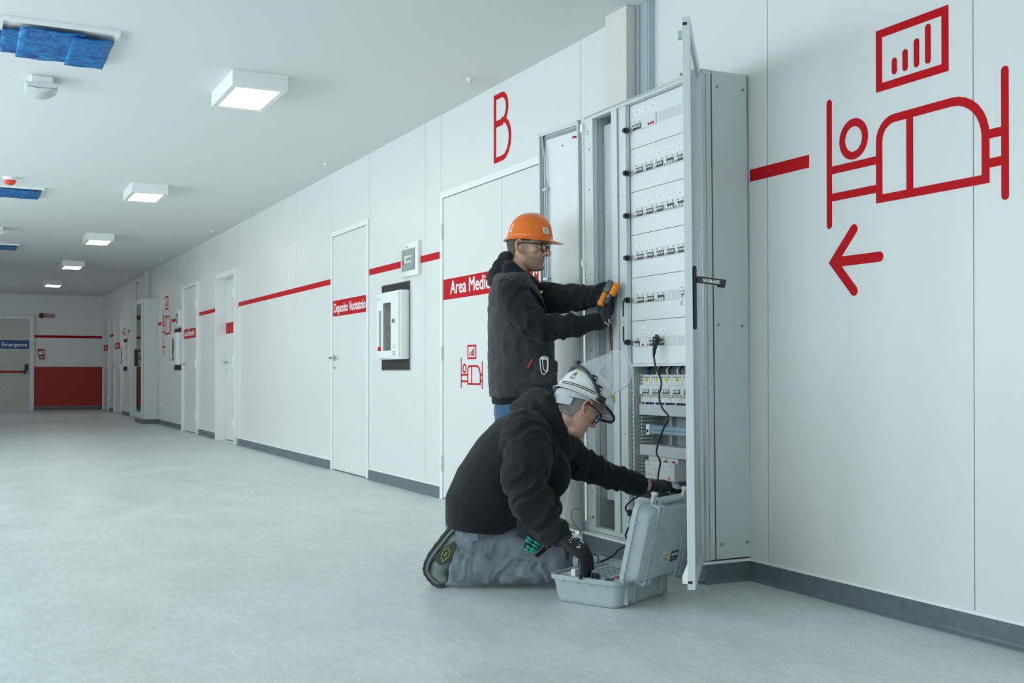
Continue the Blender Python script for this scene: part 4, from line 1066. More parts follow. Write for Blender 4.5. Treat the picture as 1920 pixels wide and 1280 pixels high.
def skin_mat(name, base, stub):
    m = mat(name, base, .5, bump=.15, bscale=350); nt = m.node_tree; b = nt.nodes['Principled BSDF']
    b.inputs['Subsurface Weight'].default_value = .12; b.inputs['Subsurface Radius'].default_value = (.01, .004, .002)
    at = nt.nodes.new('ShaderNodeAttribute'); at.attribute_name = 'tint'
    mx = nt.nodes.new('ShaderNodeMix'); mx.data_type = 'RGBA'; mx.inputs[6].default_value = (*base, 1); mx.inputs[7].default_value = (*stub, 1)
    sp = nt.nodes.new('ShaderNodeSeparateColor'); nt.links.new(at.outputs['Color'], sp.inputs[0]); nt.links.new(sp.outputs[0], mx.inputs[0])
    m2 = nt.nodes.new('ShaderNodeMix'); m2.data_type = 'RGBA'; m2.inputs[7].default_value = (.52, .17, .12, 1)
    nt.links.new(sp.outputs[1], m2.inputs[0]); nt.links.new(mx.outputs[2], m2.inputs[6]); nt.links.new(m2.outputs[2], b.inputs['Base Color'])
    return m
M['skinA'] = skin_mat('olive_skin_stubbled', (.60, .36, .25), (.20, .125, .085))
M['skinB'] = skin_mat('pink_skin', (.64, .38, .29), (.46, .27, .21))

def fold(segs, seed=0, base=.0035):
    """cloth folds running round each limb segment; segs = (p0, p1, amplitude, folds per metre)"""
    S = [(Vector(a), Vector(b), am, fr) for a, b, am, fr in segs]
    def f(p, n):
        best = None
        for a, b, am, fr in S:
            ab = b - a; t = max(0, min(1, (p - a).dot(ab) / ab.length_squared)); dd = (p - a - ab * t).length
            if best is None or dd < best[0]: best = (dd, t * ab.length, ab, a, am, fr)
        dd, s, ab, a, am, fr = best
        am *= max(0, min(1, (.155 - dd) / .05)) if am > .0085 else 1
        w = noise.noise(p * 9 + Vector((seed, 3, 1))) * .9
        per = p * 3.2
        v = noise.noise(Vector((s * fr + w * 2.2, per.x + per.z * .6 + seed, per.y * 1.3)))
        r = max(0, 1 - abs(v) * 2.8) ** 1.4
        return am * (r * 1.25 - .35) + base * noise.noise(p * 14 + Vector((0, 0, seed)))
    return f
def organic(name, b, m, parent, voxel=.007, smooth=4, disp=None, cut=None, tint=None, keep=None, factor=.6, post=0):
    bmesh.ops.recalc_face_normals(b.bm, faces=b.bm.faces)
    me = bpy.data.meshes.new(name); b.bm.to_mesh(me); b.bm.free()
    o = bpy.data.objects.new(name, me); COL.objects.link(o)
    r = o.modifiers.new('r', 'REMESH'); r.mode = 'VOXEL'; r.voxel_size = voxel
    if smooth:
        s = o.modifiers.new('s', 'SMOOTH'); s.iterations = smooth; s.factor = factor
    m2 = bpy.data.meshes.new_from_object(o.evaluated_get(bpy.context.evaluated_depsgraph_get()))
    o.modifiers.clear(); o.data = m2; m2.name = name
    if disp:
        nn = [v.normal.copy() for v in m2.vertices]
        for v, n in zip(m2.vertices, nn): v.co = v.co + n * disp(v.co, n)
        if post:
            s = o.modifiers.new('s', 'SMOOTH'); s.iterations = post; s.factor = .5
            m3 = bpy.data.meshes.new_from_object(o.evaluated_get(bpy.context.evaluated_depsgraph_get())); o.modifiers.clear(); o.data = m3; bpy.data.meshes.remove(m2); m2 = m3; m2.name = name
    if keep:
        t = bmesh.new(); t.from_mesh(m2)
        bmesh.ops.delete(t, geom=[v for v in t.verts if not keep(v.co)], context='VERTS')
        bd = [(v, [e_.other_vert(v) for e_ in v.link_edges if e_.is_boundary]) for v in t.verts if any(e_.is_boundary for e_ in v.link_edges)]
        for _ in range(25):
            new = [(v, v.co * .4 + sum((q.co for q in nb), Vector()) * (.6 / len(nb))) for v, nb in bd if nb]
            for v, co in new: v.co = co
        t.to_mesh(m2); t.free()
    if tint:
        ca = m2.color_attributes.new('tint', 'FLOAT_COLOR', 'POINT')
        for i, v in enumerate(m2.vertices): ca.data[i].color = (*tint(v.co), 1)
    m2.materials.clear(); m2.materials.append(m)
    for p in m2.polygons: p.use_smooth = True
    if parent is not None: o.parent = parent; o.matrix_parent_inverse = WM(parent).inverted()
    return o
def ering(c, u, v, a, b_, n=22, p=2.3):
    out = []
    for k in range(n):
        t = 2 * math.pi * k / n; ct, st = math.cos(t), math.sin(t)
        out.append(c + u * (a * math.copysign(abs(ct) ** (2 / p), ct)) + v * (b_ * math.copysign(abs(st) ** (2 / p), st)))
    return out
def limb(b, pts, rad, n=14, balls=True):
    pts = [Vector(p) for p in pts]
    b.tube(pts, rad, n)
    if balls:
        for p, r in ((pts[0], rad[0]), (pts[-1], rad[-1])): b.sphere(p, r * .98, 14, 10)
    return b

# ---------------------------------------------------------------- head (x forward, y left, z up, origin between the ears)
HEAD = [(.124, -.015, .030, .022), (.115, -.055, .055, .046), (.095, -.080, .078, .064), (.070, -.092, .089, .073), (.045, -.096, .094, .0755),
        (.027, -.096, .097, .0755), (.010, -.094, .090, .0745), (-.010, -.089, .091, .0725), (-.030, -.080, .093, .070), (-.045, -.070, .094, .0665),
        (-.060, -.056, .093, .062), (-.075, -.036, .091, .056), (-.090, -.010, .091, .046), (-.102, .015, .084, .034), (-.108, .035, .070, .020)]
def head_shape(b, HM, fat=0):
    rings = []
    for z, xb, xf, hw in HEAD:
        c = (xb + xf) / 2; a = (xf - xb) / 2; ring = []
        for k in range(28):
            t = 2 * math.pi * k / 28; ct, st = math.cos(t), math.sin(t)
            w = hw * (1 + fat * (1 if z < 0 else 0))
            if z < -.02 and ct > 0: w *= 1 - .30 * ct ** 1.3
            ring.append(HM @ Vector((c + a * math.copysign(abs(ct) ** .92, ct), w * math.copysign(abs(st) ** .9, st), z)))
        rings.append(ring)
    b.loft(rings[::-1])
    P = lambda x, y, z: HM @ Vector((x, y, z)); M3 = HM.to_3x3().to_4x4(); s = HM.to_scale().x
    def sp(x, y, z, r): b.sphere(P(x, y, z), tuple(q for q in r), 14, 10, M3)
    b.tube([P(.086, 0, .022), P(.101, 0, .008), P(.114, 0, -.009), P(.121, 0, -.021)], [.008 * s, .009 * s, .0105 * s, .0105 * s], 10)
    sp(.120, 0, -.023, (.0105, .011, .009))
    for e in (1, -1):
        sp(.104, .0115 * e, -.027, (.010, .008, .008)); sp(.050, .050 * e, -.006, (.028, .0165, .022)); sp(.082, .030 * e, .028, (.016, .024, .008))
        sp(.079, .031 * e, .008, (.012, .015, .010)); sp(.040, .046 * e, -.052, (.020, .010 + fat * .10, .022))
    sp(.0915, 0, -.0440, (.008, .021, .0055)); sp(.0895, 0, -.0550, (.008, .018, .0055)); sp(.082, 0, -.089, (.017, .021, .014))
    for e in (1, -1):                                       # ears
        loop = [P(.000 - .019 * math.cos(a) - .005 * math.sin(a), (.0800 + .006 * (1 - math.cos(a)) + .006) * e, .0 + .034 * math.sin(a)) for a in [math.radians(-115 + 23 * k) for k in range(12)]]
        b.tube(loop, [.0058 * s] * 12, 8)
        sp(-.002, .078 * e, -.002, (.014, .006, .024)); sp(.0, .080 * e, -.026, (.008, .005, .008))
def head_disp(HM):
    inv = HM.inverted()
    def f(p, n):
        q = inv @ p; d = 0
        for e in (1, -1):
            r2 = ((q.x - .092) ** 2 + (q.y - .032 * e) ** 2 * .8 + (q.z - .008) ** 2 * 1.6) / .020 ** 2
            d -= .0055 * math.exp(-r2 * 1.5)
            r3 = ((q.x - .006) ** 2 + (q.y - .083 * e) ** 2 + (q.z - .002) ** 2 * .4) / .011 ** 2
            d -= .004 * math.exp(-r3)
        r4 = ((q.x - .10) ** 2 + (q.z + .050) ** 2 * 6) / .012 ** 2
        if abs(q.y) < .03: d -= .0018 * math.exp(-r4 * 1.2)
        return d * .9
    return f
def facing(origin, fwd, up, s=1.0):
    f = fwd.normalized(); l = up.cross(f).normalized(); u = f.cross(l)
    return Matrix(((f.x * s, l.x * s, u.x * s, origin.x), (f.y * s, l.y * s, u.y * s, origin.y), (f.z * s, l.z * s, u.z * s, origin.z), (0, 0, 0, 1)))
def hair_cap(body, HM, pred, m, parent, off=.0025, name='hair'):
    inv = HM.inverted(); t = bmesh.new(); t.from_mesh(body.data)
    bmesh.ops.delete(t, geom=[f for f in t.faces if not pred(inv @ f.calc_center_median())], context='FACES')
    bmesh.ops.delete(t, geom=[v for v in t.verts if not v.link_faces], context='VERTS')
    for v in t.verts:
        v.co += v.normal * (off * (1 + .35 * noise.noise(v.co * 180)))
    me = bpy.data.meshes.new(name); t.to_mesh(me); t.free(); me.materials.append(m)
    for p in me.polygons: p.use_smooth = True
    o = bpy.data.objects.new(name, me); COL.objects.link(o); o.parent = parent; o.matrix_parent_inverse = WM(parent).inverted()
    so = o.modifiers.new('s', 'SOLIDIFY'); so.thickness = .002; so.offset = -1
    return o
def helmet(HM, shell, parent, cx=.020, ax=.128, ay=.112, az=.118, z0=.045, brim=.045, rear=.018, tilt=0):
    """a shell with a continuous rim, a peak at the front and a raised ridge on top"""
    HM = HM @ Matrix.Rotation(tilt, 4, 'Y')
    b = MB(); rings = []; n = 40
    for j in range(15):
        ph = math.pi / 2 * (1 - j / 14.0); ring = []
        for k in range(n):
            t = 2 * math.pi * k / n
            rr = math.cos(ph) ** .78
            x = cx + ax * rr * math.cos(t); y = ay * rr * math.sin(t)
            z = z0 + az * math.sin(ph) ** 1.0
            rid = max(0, 1 - abs(y) / .022) * .006 * (math.sin(ph) ** .5 if ph > 0 else 0)
            if j >= 11: z -= .006 * (j - 10) * .55 * (1 if math.cos(t) < .3 else .6)
            if j == 13: x += .004 * math.cos(t); y += .004 * math.sin(t)
            ring.append(HM @ Vector((x, y, z + rid)))
        if j == 0: ring = [HM @ Vector((cx + .004 * math.cos(2 * math.pi * k / n), .004 * math.sin(2 * math.pi * k / n), z0 + az + .006)) for k in range(n)]
        rings.append(ring)
    rim = []
    for k in range(n):
        t = 2 * math.pi * k / n; c_ = math.cos(t)
        e = .010 + (brim * max(0, c_) ** 2.2 if c_ > 0 else rear * abs(c_) ** 2 * .6)
        rim.append((cx + (ax + e) * c_, (ay + .010 + (e * .12)) * math.sin(t), z0 - .018 + (.004 if c_ > .5 else 0) - (.010 * max(0, -c_) + .006 * max(0, c_) ** 3)))
    rings.append([HM @ Vector(p) for p in rim]); rings.append([HM @ (Vector(p) + Vector((0, 0, -.004))) for p in rim])
    V = [[b.bm.verts.new(p) for p in r_] for r_ in rings]; b.bm.faces.new(V[0])
    for a, c in zip(V, V[1:]):
        for k in range(n): b.bm.faces.new((a[k], a[(k + 1) % n], c[(k + 1) % n], c[k]))
    o = b.build('helmet', shell, parent, smooth=True, angle=50)
    so = o.modifiers.new('s', 'SOLIDIFY'); so.thickness = .0028; so.offset = -1
    sb = o.modifiers.new('sub', 'SUBSURF'); sb.levels = 1; sb.render_levels = 2
    return o, HM
def glasses(HM, m, parent, lens=None):
    P = lambda x, y, z: HM @ Vector((x, y, z))
    b = MB()
    for e in (1, -1):
        lp = [P(.107 - .010 * abs(math.cos(a)) * (1 if math.cos(a) > 0 else 0) - .0, e * (.034 + .025 * math.cos(a)), .004 + .018 * math.copysign(abs(math.sin(a)) ** .8, math.sin(a))) for a in [2 * math.pi * k / 20 for k in range(21)]]
        b.tube(lp, .0032, 6)
        b.tube([P(.100, e * .060, .014), P(.088, e * .073, .016), P(.03, e * .082, .020), P(-.002, e * .084, .018), P(-.014, e * .084, .004)], .0028, 6)
    b.tube([P(.108, -.010, .008), P(.112, 0, .011), P(.108, .010, .008)], .0022, 6)
    fr = b.build('glasses', m, parent, smooth=True)
    b = MB()
    for e in (1, -1):
        b.prism([P(.103, e * (.034 + .024 * math.cos(a)), .004 + .017 * math.sin(a)) for a in [2 * math.pi * k / 20 for k in range(20)]], HM.to_3x3() @ Vector((.001, 0, 0)))
    b.build('lenses', mat('spectacle_lens', (.75, .8, .82), .03, alpha=.25) if 'spectacle_lens' not in bpy.data.materials else bpy.data.materials['spectacle_lens'], fr)
    return fr
def eyes(HM, parent):
    white = bpy.data.materials.get('eye_white') or mat('eye_white', (.7, .68, .65), .2)
    iris = bpy.data.materials.get('eye_iris') or mat('eye_iris', (.05, .03, .02), .2)
    for e in (1, -1):
        MB().sphere(HM @ Vector((.0765, e * .031, .008)), .0115, 16, 12).mark(0).sphere(HM @ Vector((.0850, e * .031, .006)), (.0042, .0045, .0045), 12, 8).mark(1).build('eye', [white, iris], parent, smooth=True)

# ---------------------------------------------------------------- gloved hand (x to the fingers, z back of hand, y towards the thumb for a right hand)
FL = [(.030, (.043, .027, .022)), (.010, (.047, .031, .023)), (-.010, (.043, .029, .022)), (-.029, (.034, .022, .019))]
def hand_shape(b, HMx, curls, thumb, left=False, r=.0098, spread=0):
    ys = -1 if left else 1; k_ = .74 if r < .009 else 1
    P = lambda x, y, z: HMx @ Vector((x, y * ys, z))
    # palm: lofted flat oval from wrist to knuckles
    rings = []
    for x, hw, th, zc in ((-.035, .029, .023, .0), (-.012, .030, .021, .0), (.010, .036, .019, .001), (.040, .043, .018, .002), (.068, .044, .016, .002), (.086, .041, .013, .001)):
        rings.append([P(x, k_ * hw * math.cos(a), zc + k_ * th * math.sin(a)) for a in [2 * math.pi * k / 16 for k in range(16)]])
    b.loft(rings)
    for (y, L), cu in zip(FL, curls):
        p = Vector((.084 - (.006 if abs(y) > .02 else 0), y, .001)); ang = 0; pts = [P(*p - Vector((.012, 0, 0)))]; pts.append(P(*p))
        rad = [r, r * 1.04]
        for l_, c_, rr in zip(L, cu, (1.0, .95, .82)):
            ang += math.radians(c_); dirv = Vector((math.cos(ang), math.sin(math.radians(spread)) * (y / .03), -math.sin(ang)))
            p = p + dirv * l_; pts.append(P(*p)); rad.append(r * rr)
        b.tube(pts, rad, 10); b.sphere(pts[-1], rad[-1], 10, 8)
        for q, rq in zip(pts[1:-1], rad[1:-1]): b.sphere(q, rq * 1.03, 10, 8)
    pts = [P(.010, .016, -.004)] + [P(*q) for q in thumb]
    b.tube(pts, [r * 1.35, r * 1.2, r * 1.05, r * .85][:len(pts)], 10); b.sphere(pts[-1], r * .88, 10, 8)
    for q, rq in zip(pts[1:-1], (r * 1.2, r * 1.05)): b.sphere(q, rq, 10, 8)
def hand_matrix(p, x, n, s=1.0):
    x = x.normalized(); y = n.cross(x).normalized(); z = x.cross(y)
    return Matrix(((x.x * s, y.x * s, z.x * s, p.x), (x.y * s, y.y * s, z.y * s, p.y), (x.z * s, y.z * s, z.z * s, p.z), (0, 0, 0, 1)))

# ================================================================ STANDING MAN
def standing_man():
    root = thing('person', tuple(Vector((2.49, 4.90, 0))), 'standing man in orange helmet, glasses, black hoodie and charcoal vest, holding an orange meter', 'person')
    D = 5.5
    HM = facing(atd(986.5, 466, D), vec(math.cos(.36), -math.sin(.36), -.07), vec(.05, 0, 1), 1.03)
    hips = atd(978, 758, D)
    # joints
    sn, en, wn = atd(962, 556, 5.30), atd(1019, 616, 5.22), atd(1126, 600, 5.235)
    sf, ef, wf = atd(990, 548, 5.70), atd(1060, 561, 5.47), atd(1141, 549, 5.245)
    kn = [hips + vec(.03, -.09, -.40), hips + vec(.03, .10, -.40)]
    an = [Vector((hips.x, hips.y, .09)) + vec(-.11, -.08, 0), Vector((hips.x, hips.y, .09)) + vec(-.10, .10, 0)]
    # body
    b = MB(); head_shape(b, HM)
    nk = HM @ Vector((-.022, 0, -.045)); nb = atd(966, 528, D)
    b.tube([nk, (nk + nb) / 2 + vec(.004, 0, 0), nb], [.056, .057, .066], 18); b.sphere(nk, .054, 16, 12)
    tr = [(742, 981, .14, .16), (690, 979, .14, .165), (640, 975, .135, .165), (590, 970, .12, .17), (550, 966, .10, .175), (525, 964, .075, .13)]
    b.loft([ering(atd(x, y, D), R_, D_, a, c) for y, x, a, c in tr])
    for s, e, w in ((sn, en, wn), (sf, ef, wf)): limb(b, [s, e, w], [.048, .038, .027])
    for k_, a_ in zip(kn, an):
        hp = Vector((k_.x, k_.y, hips.z)); limb(b, [hp, k_, a_], [.075, .052, .036])
        limb(b, [a_ + vec(-.03, 0, -.045), a_ + vec(.13, 0, -.06)], [.028, .02])
    HN = hand_matrix(wn + vec(.016, .0, .004), vec(.30, .16, .94), vec(.78, -.60, -.1), 1.08)
    HFm = hand_matrix(wf + vec(.012, .03, 0), vec(.42, .88, .1), vec(-.1, -.1, 1))
    cn = [(50, 55, 35)] * 4; cf = [(35, 45, 25), (40, 45, 25), (45, 45, 30), (50, 50, 30)]
    th_n = [(.040, .046, -.014), (.066, .050, -.022), (.088, .044, -.030)]
    hand_shape(b, HN, cn, th_n, r=.0064); hand_shape(b, HFm, cf, [(.03, .05, -.01), (.06, .055, -.02), (.08, .05, -.03)], True, r=.0064)
    inv = HM.inverted()
    def tint(p):
        q = inv @ p
        if q.length > .16: return (0, 0, 0)
        jaw = max(0, min(1, (-.030 - q.z + max(0, (.045 - q.x)) * .55) / .02)) * max(0, min(1, (q.x + .0) / .03)) * (1 if q.z > -.112 else .6)
        side = math.exp(-((q.x - .022) / .012) ** 2) * max(0, min(1, (.03 - q.z) / .02)) if q.z > -.04 and abs(q.y) > .05 else 0
        mou = math.exp(-(((q.z + .036) / .006) ** 2)) * (1 if q.x > .085 and abs(q.y) < .03 else 0)
        lip = math.exp(-(((q.z + .050) / .007) ** 2) - (q.y / .019) ** 2) * (1 if q.x > .088 else 0)
        nz = noise.noise(p * 330) * .55
        st = max(jaw * .8, side * .8, mou * .8)
        brow = (1 if q.x > .062 and .021 < q.z < .031 and abs(q.y) > .012 else 0) * .9
        red = .5 * math.exp(-((q.x + .004) / .018) ** 2) * (1 if abs(q.y) > .0775 else 0) + .35 * math.exp(-((q.x - .115) / .01) ** 2)
        return (max(0, min(1, max(st * (.85 + nz), brow))) * (1 - lip), min(1, lip * .7 + red), 0)
    body = organic('body', b, M['skinA'], root, .0036, 3, head_disp(HM), tint=tint, factor=.5)
    eyes(HM, body)
    hair = mat('short_dark_hair', (.12, .092, .072), .9, bump=.8, bscale=700)
    hair_cap(body, HM, lambda q: q.length < .16 and (q.z > -.062 + .0 and q.x < -.022 - max(0, -q.z) * .35 and q.z > -.055 or (q.z > .030 and q.x < .045 and abs(q.y) > .03)) and abs(q.y) < .085, hair, root, .002)
    hm, H2 = helmet(HM, M['orange'], root, cx=.014, ax=.110, ay=.100, az=.112, z0=.058, brim=.052, rear=.022, tilt=.04)
    st_ = H2 @ Vector((.105, -.052, .085)); nrm = (H2.to_3x3() @ Vector((.74, -.55, .38))).normalized(); sd = nrm.cross(Z_).normalized(); upv = sd.cross(nrm)
    b = MB(); c0 = st_ + nrm * .004
    b.prism([c0 + sd * a + upv * c for a, c in ((-.016, -.017), (.016, -.017), (.016, .017), (-.016, .017))], nrm * .0015)
    b.build('helmet_badge', mat('pale_badge', (.70, .70, .62), .4), hm)
    b = MB(); b.prism([c0 + nrm * .0016 + sd * a + upv * c for a, c in ((-.005, -.010), (.005, -.010), (.005, .010), (-.005, .010))], nrm * .0005)
    b.build('badge_mark', mat('olive_print', (.30, .34, .10), .5), hm)
    b = MB()
    for e in (1, -1):
        b.tube([H2 @ Vector((-.02, e * .083, .045)), H2 @ Vector((.02, e * .084, .045)), H2 @ Vector((.05, e * .075, .050))], .009, 8)
    b.tube([H2 @ Vector((-.085, e * .030, .025)) for e in (1, .5, 0, -.5, -1)], .011, 8)
    b.build('helmet_harness', M['dark'], hm, smooth=True)
    glasses(HM, M['dark'], root)
    # hoodie: sleeves, shoulders and the hood lying at the neck
    b = MB()
    b.loft([ering(atd(x, y, D), R_, D_, a, c, p=2.4) for y, x, a, c in ((757, 980, .155, .172), (742, 980, .155, .175), (690, 978, .155, .178), (640, 975, .148, .178), (590, 970, .134, .18), (556, 966, .118, .19), (532, 963, .098, .185), (516, 964, .074, .13))])
    limb(b, [atd(963, 552, 5.33), atd(975, 578, 5.27), atd(1000, 606, 5.23), en, atd(1060, 612, 5.22), atd(1092, 608, 5.235), atd(1119, 603, 5.245)], [.078, .082, .076, .066, .060, .050, .041], 18)
    limb(b, [atd(990, 550, 5.68), atd(1022, 558, 5.58), ef, atd(1088, 557, 5.38), atd(1116, 552, 5.31), atd(1141, 547, 5.26)], [.070, .076, .070, .062, .053, .043], 18)
    # cuffs
    b.tube([atd(1108, 605, 5.24), atd(1124, 601, 5.245)], [.045, .042], 18); b.tube([atd(1128, 549, 5.285), atd(1144, 546, 5.255)], [.045, .041], 18)
    # hood: a thick collar roll sloping from nape to throat
    for off in (-1, 1):
        b.tube([atd(948, 496, D), atd(956, 503, D + .085 * off), atd(975, 515, D + .095 * off), atd(994, 524, D + .06 * off), atd(1003, 530, D)], [.036, .036, .030, .026, .022], 14)
    b.sphere(atd(943, 505, D), (.058, .058, .062), 16, 12); b.sphere(atd(931, 521, D), (.042, .075, .060), 16, 12); b.sphere(atd(947, 483, D), (.030, .062, .034), 16, 12); b.sphere(atd(950, 528, D), (.06, .085, .04), 16, 12)
    hood = organic('hoodie', b, M['hood'], root, .0075, 4, fold([(atd(965, 530, D), atd(980, 740, D), .002, 9), (sn, en, .009, 12), (en, wn, .013, 19), (sf, ef, .010, 15), (ef, wf, .013, 19)], 1, .002), post=3)
    # vest: over the hoodie, with an armhole on each side
    b = MB()
    b.loft([ering(atd(x, y, D), R_, D_, a, c, p=2.5) for y, x, a, c in ((744, 981, .170, .186), (738, 981, .172, .19), (690, 979, .170, .192), (640, 976, .164, .192), (590, 971, .150, .19), (556, 966, .132, .192), (538, 963, .118, .192), (524, 962, .100, .168), (515, 964, .082, .135))])
    pc = atd(1022, 697, 5.335)
    b.rbox(-.062, .045, -.030, .03, -.062, .062, .014, 2, Matrix.Translation(pc) @ Matrix(((R_.x, D_.x, 0, 0), (R_.y, D_.y, 0, 0), (0, 0, 1, 0), (0, 0, 0, 1))))
    arm_c = [(atd(966, 556, 5.26), .090, .075), (atd(984, 585, 5.22), .090, .07), (atd(1005, 610, 5.2), .085, .07)]
    def keep(p):
        # outline of the armhole seen from the side
        q = p - Vector((0, 0, EYE)); dd = q.dot(_Fw); px = 960 + F_ * q.dot(_Rt) / dd; py = 640 + SY - F_ * q.dot(_Up) / dd
        side = (p - atd(966, 600, D)).dot(D_)
        if abs(side) < .075: return True
        ex, ey = (px - 972) / 38.0, (py - 560) / 47.0
        a = math.radians(35); rx = ex * math.cos(a) + ey * math.sin(a) ; 
        ux = ((px - 982) * math.cos(.86) + (py - 576) * math.sin(.86)) / 62; uy = (-(px - 982) * math.sin(.86) + (py - 576) * math.cos(.86)) / 35
        return ux * ux + uy * uy > 1
    ve = organic('vest', b, M['vest'], root, .007, 3, fold([(atd(965, 520, D), atd(980, 745, D), .0045, 7)], 5, .006), keep=keep, post=2)
    so = ve.modifiers.new('s', 'SOLIDIFY'); so.thickness = .004; so.offset = -1
    # pocket details on the vest
    PM = Matrix.Translation(pc) @ Matrix(((R_.x, D_.x, 0, 0), (R_.y, D_.y, 0, 0), (0, 0, 1, 0), (0, 0, 0, 1)))
    b = MB(); b.rbox(-.052, .040, -.050, -.028, .0, .060, .008, 2, PM).build('pocket_flap', M['vest'], ve)
    MB().rbox(.020, .060, -.040, -.0, -.01, .055, .010, 2, PM).build('pocket_flap', M['vest'], ve)
    b = MB(); b.tube([PM @ Vector(p) for p in ((-.085, -.045, .015), (-.060, -.046, .060))], .0065, 8); b.build('zip_pull', mat('dull_red_tape', (.30, .035, .03), .5), ve)
    b = MB()
    for dx in (0, .012):
        b.tube(smoothpath([PM @ Vector(p) for p in ((-.026 + dx, -.052, .063), (-.024 + dx, -.056, .030), (-.018 + dx, -.056, -.002 + dx), (-.006 + dx, -.056, -.012 + dx), (.006 + dx * .4, -.056, .006), (.010 + dx * .3, -.056, .040), (.008 + dx * .3, -.052, .063))]), .0022, 6)
    b.sphere(PM @ Vector((-.004, -.050, .066)), (.024, .010, .010), 12, 8)
    cb = b.build('earphone_cable', M['white'], None, smooth=True); tag(cb, 'coiled white cable clipped to the vest pocket of the standing man', 'cable')
    b = MB(); g = atd(1015, 548, 5.36)
    b.rbox(-.006, .006, -.001, .001, -.004, .009, .0008, 1, Matrix.Translation(g) @ Matrix(((R_.x, D_.x, 0, 0), (R_.y, D_.y, 0, 0), (0, 0, 1, 0), (0, 0, 0, 1))))
    b.build('chest_badge', mat('yellow_badge', (.55, .48, .04), .5), ve)
    # jeans and shoes
    b = MB()
    b.loft([ering(atd(x, y, D), R_, D_, a, c, p=2.4) for y, x, a, c in ((742, 981, .138, .165), (765, 979, .142, .172), (800, 979, .140, .175), (825, 979, .12, .16))])
    for k_, a_ in zip(kn, an):
        hp = Vector((k_.x, k_.y, hips.z - .04)) - vec(.03, 0, 0); limb(b, [hp, k_, a_ + vec(0, 0, .03), a_ + vec(.0, 0, -.045)], [.098, .075, .066, .070], 18, False)
    organic('jeans', b, M['jean'], root, .009, 3, post=2, disp= fold([(hips, kn[0], .004, 12), (kn[0], an[0], .007, 18), (kn[1], an[1], .007, 18)], 3))
    for a_ in an:
        b = MB(); g = Vector((a_.x, a_.y, 0)); fd = vec(.97, -.2, 0).normalized(); sd = Z_.cross(fd)
        rings = []
        for t, w, h in ((-.085, .030, .055), (-.06, .040, .085), (0, .045, .085), (.06, .047, .062), (.12, .050, .045), (.165, .042, .034), (.185, .025, .022)):
            rings.append([g + fd * t + sd * (w * math.cos(a)) + Z_ * (h * .5 + .004 + h * .5 * math.sin(a)) for a in [2 * math.pi * k / 16 for k in range(16)]])
        b.loft(rings); organic('shoe', b, M['boot'], root, .007, 2)
        MB().loft([[g + fd * t + sd * (w * math.cos(a)) + Z_ * z for t, w in [(.05 + .135 * math.cos(a), .046)] * 1 for a in []] or [g + fd * (.05 + .137 * math.cos(a)) + sd * (.048 * math.sin(a)) + Z_ * z for a in [2 * math.pi * k / 24 for k in range(24)]] for z in (.0005, .02)]).build('shoe_sole', M['sole'], root)
    # gloves
    for HMx, cu, th, lf in ((HN, cn, th_n, False), (HFm, cf, [(.03, .05, -.01), (.06, .055, -.02), (.08, .05, -.03)], True)):
        b = MB(); hand_shape(b, HMx, cu, th, lf)
        w0_ = wf if lf else wn; e0_ = ef if lf else en; fd_ = (w0_ - e0_).normalized()
        b.tube([w0_ - fd_ * .05, w0_ - fd_ * .01, HMx @ Vector((.0, 0, 0)), HMx @ Vector((.015, 0, 0))], [.034, .035, .034, .028], 16); b.sphere(w0_, .0345, 14, 10)
        gl = organic('glove', b, M['glove'], root, .0034, 2, lambda p, n: .0012 * noise.noise(p * 120))
        if not lf:
            t = MB().text('7/8', .020, HMx @ Matrix(((0, -1, 0, .004), (1, 0, 0, -.022), (0, 0, 1, .0255), (0, 0, 0, 1))), .0006, 1.1, .0006)
            for q in range(4): t.box(-.022 + q * .0005, -.018 + q * .0005, -.02 + q * .011, -.012 + q * .011, .0225, .0250, HMx)
            t.build('glove_print', M['text'], gl)
    # the meter
    mc = atd(1141, 551, 5.185)
    MM = hand_matrix(mc, vec(.41, .05, .90), vec(-.45, -.88, .0))
    r = thing('handheld_meter', tuple(mc), 'orange and black handheld test meter in the standing man\'s gloved hand', 'meter')
    og = mat('safety_orange_rubber', (.80, .24, .01), .45)
    b = MB()
    b.rbox(-.066, .002, .004, .030, -.022, .014, .009, 3, MM).rbox(-.002, .062, -.032, -.003, -.022, .014, .009, 3, MM)
    b.build('holster', og, r, smooth=True, angle=40)
    MB().rbox(-.050, .058, -.020, .022, -.020, .008, .006, 2, MM).build('housing', M['dark'], r, smooth=True, angle=40)
    MB().rbox(.004, .064, -.001, .029, .002, .013, .004, 2, MM).build('display', mat('meter_display_grey', (.10, .11, .12), .3), r, smooth=True, angle=40)
    MB().cyl(MM @ Vector((-.012, -.008, .006)), MM @ Vector((-.012, -.008, .014)), .008, None, 16).build('dial', mat('dial_blue_grey', (.18, .24, .34), .4), r)
    b = MB()
    for q in range(3): b.box(-.044 + q * .014, -.042 + q * .014, .008, .027, .0138, .0146, MM)
    b.build('grip_lines', mat('dark_orange', (.45, .10, .01), .5), r)
    return root
standing_man()
def helmet_frame_arc(H2, ang, r=.128):
    k = H2.to_3x3() @ Vector((-.714, 0, .70)); y = H2.to_3x3() @ Vector((0, 1, 0)); c = H2 @ Vector((.035, 0, .040))
    return c + (k * math.cos(ang) * 1.19 + y * math.sin(ang) * .93) * r
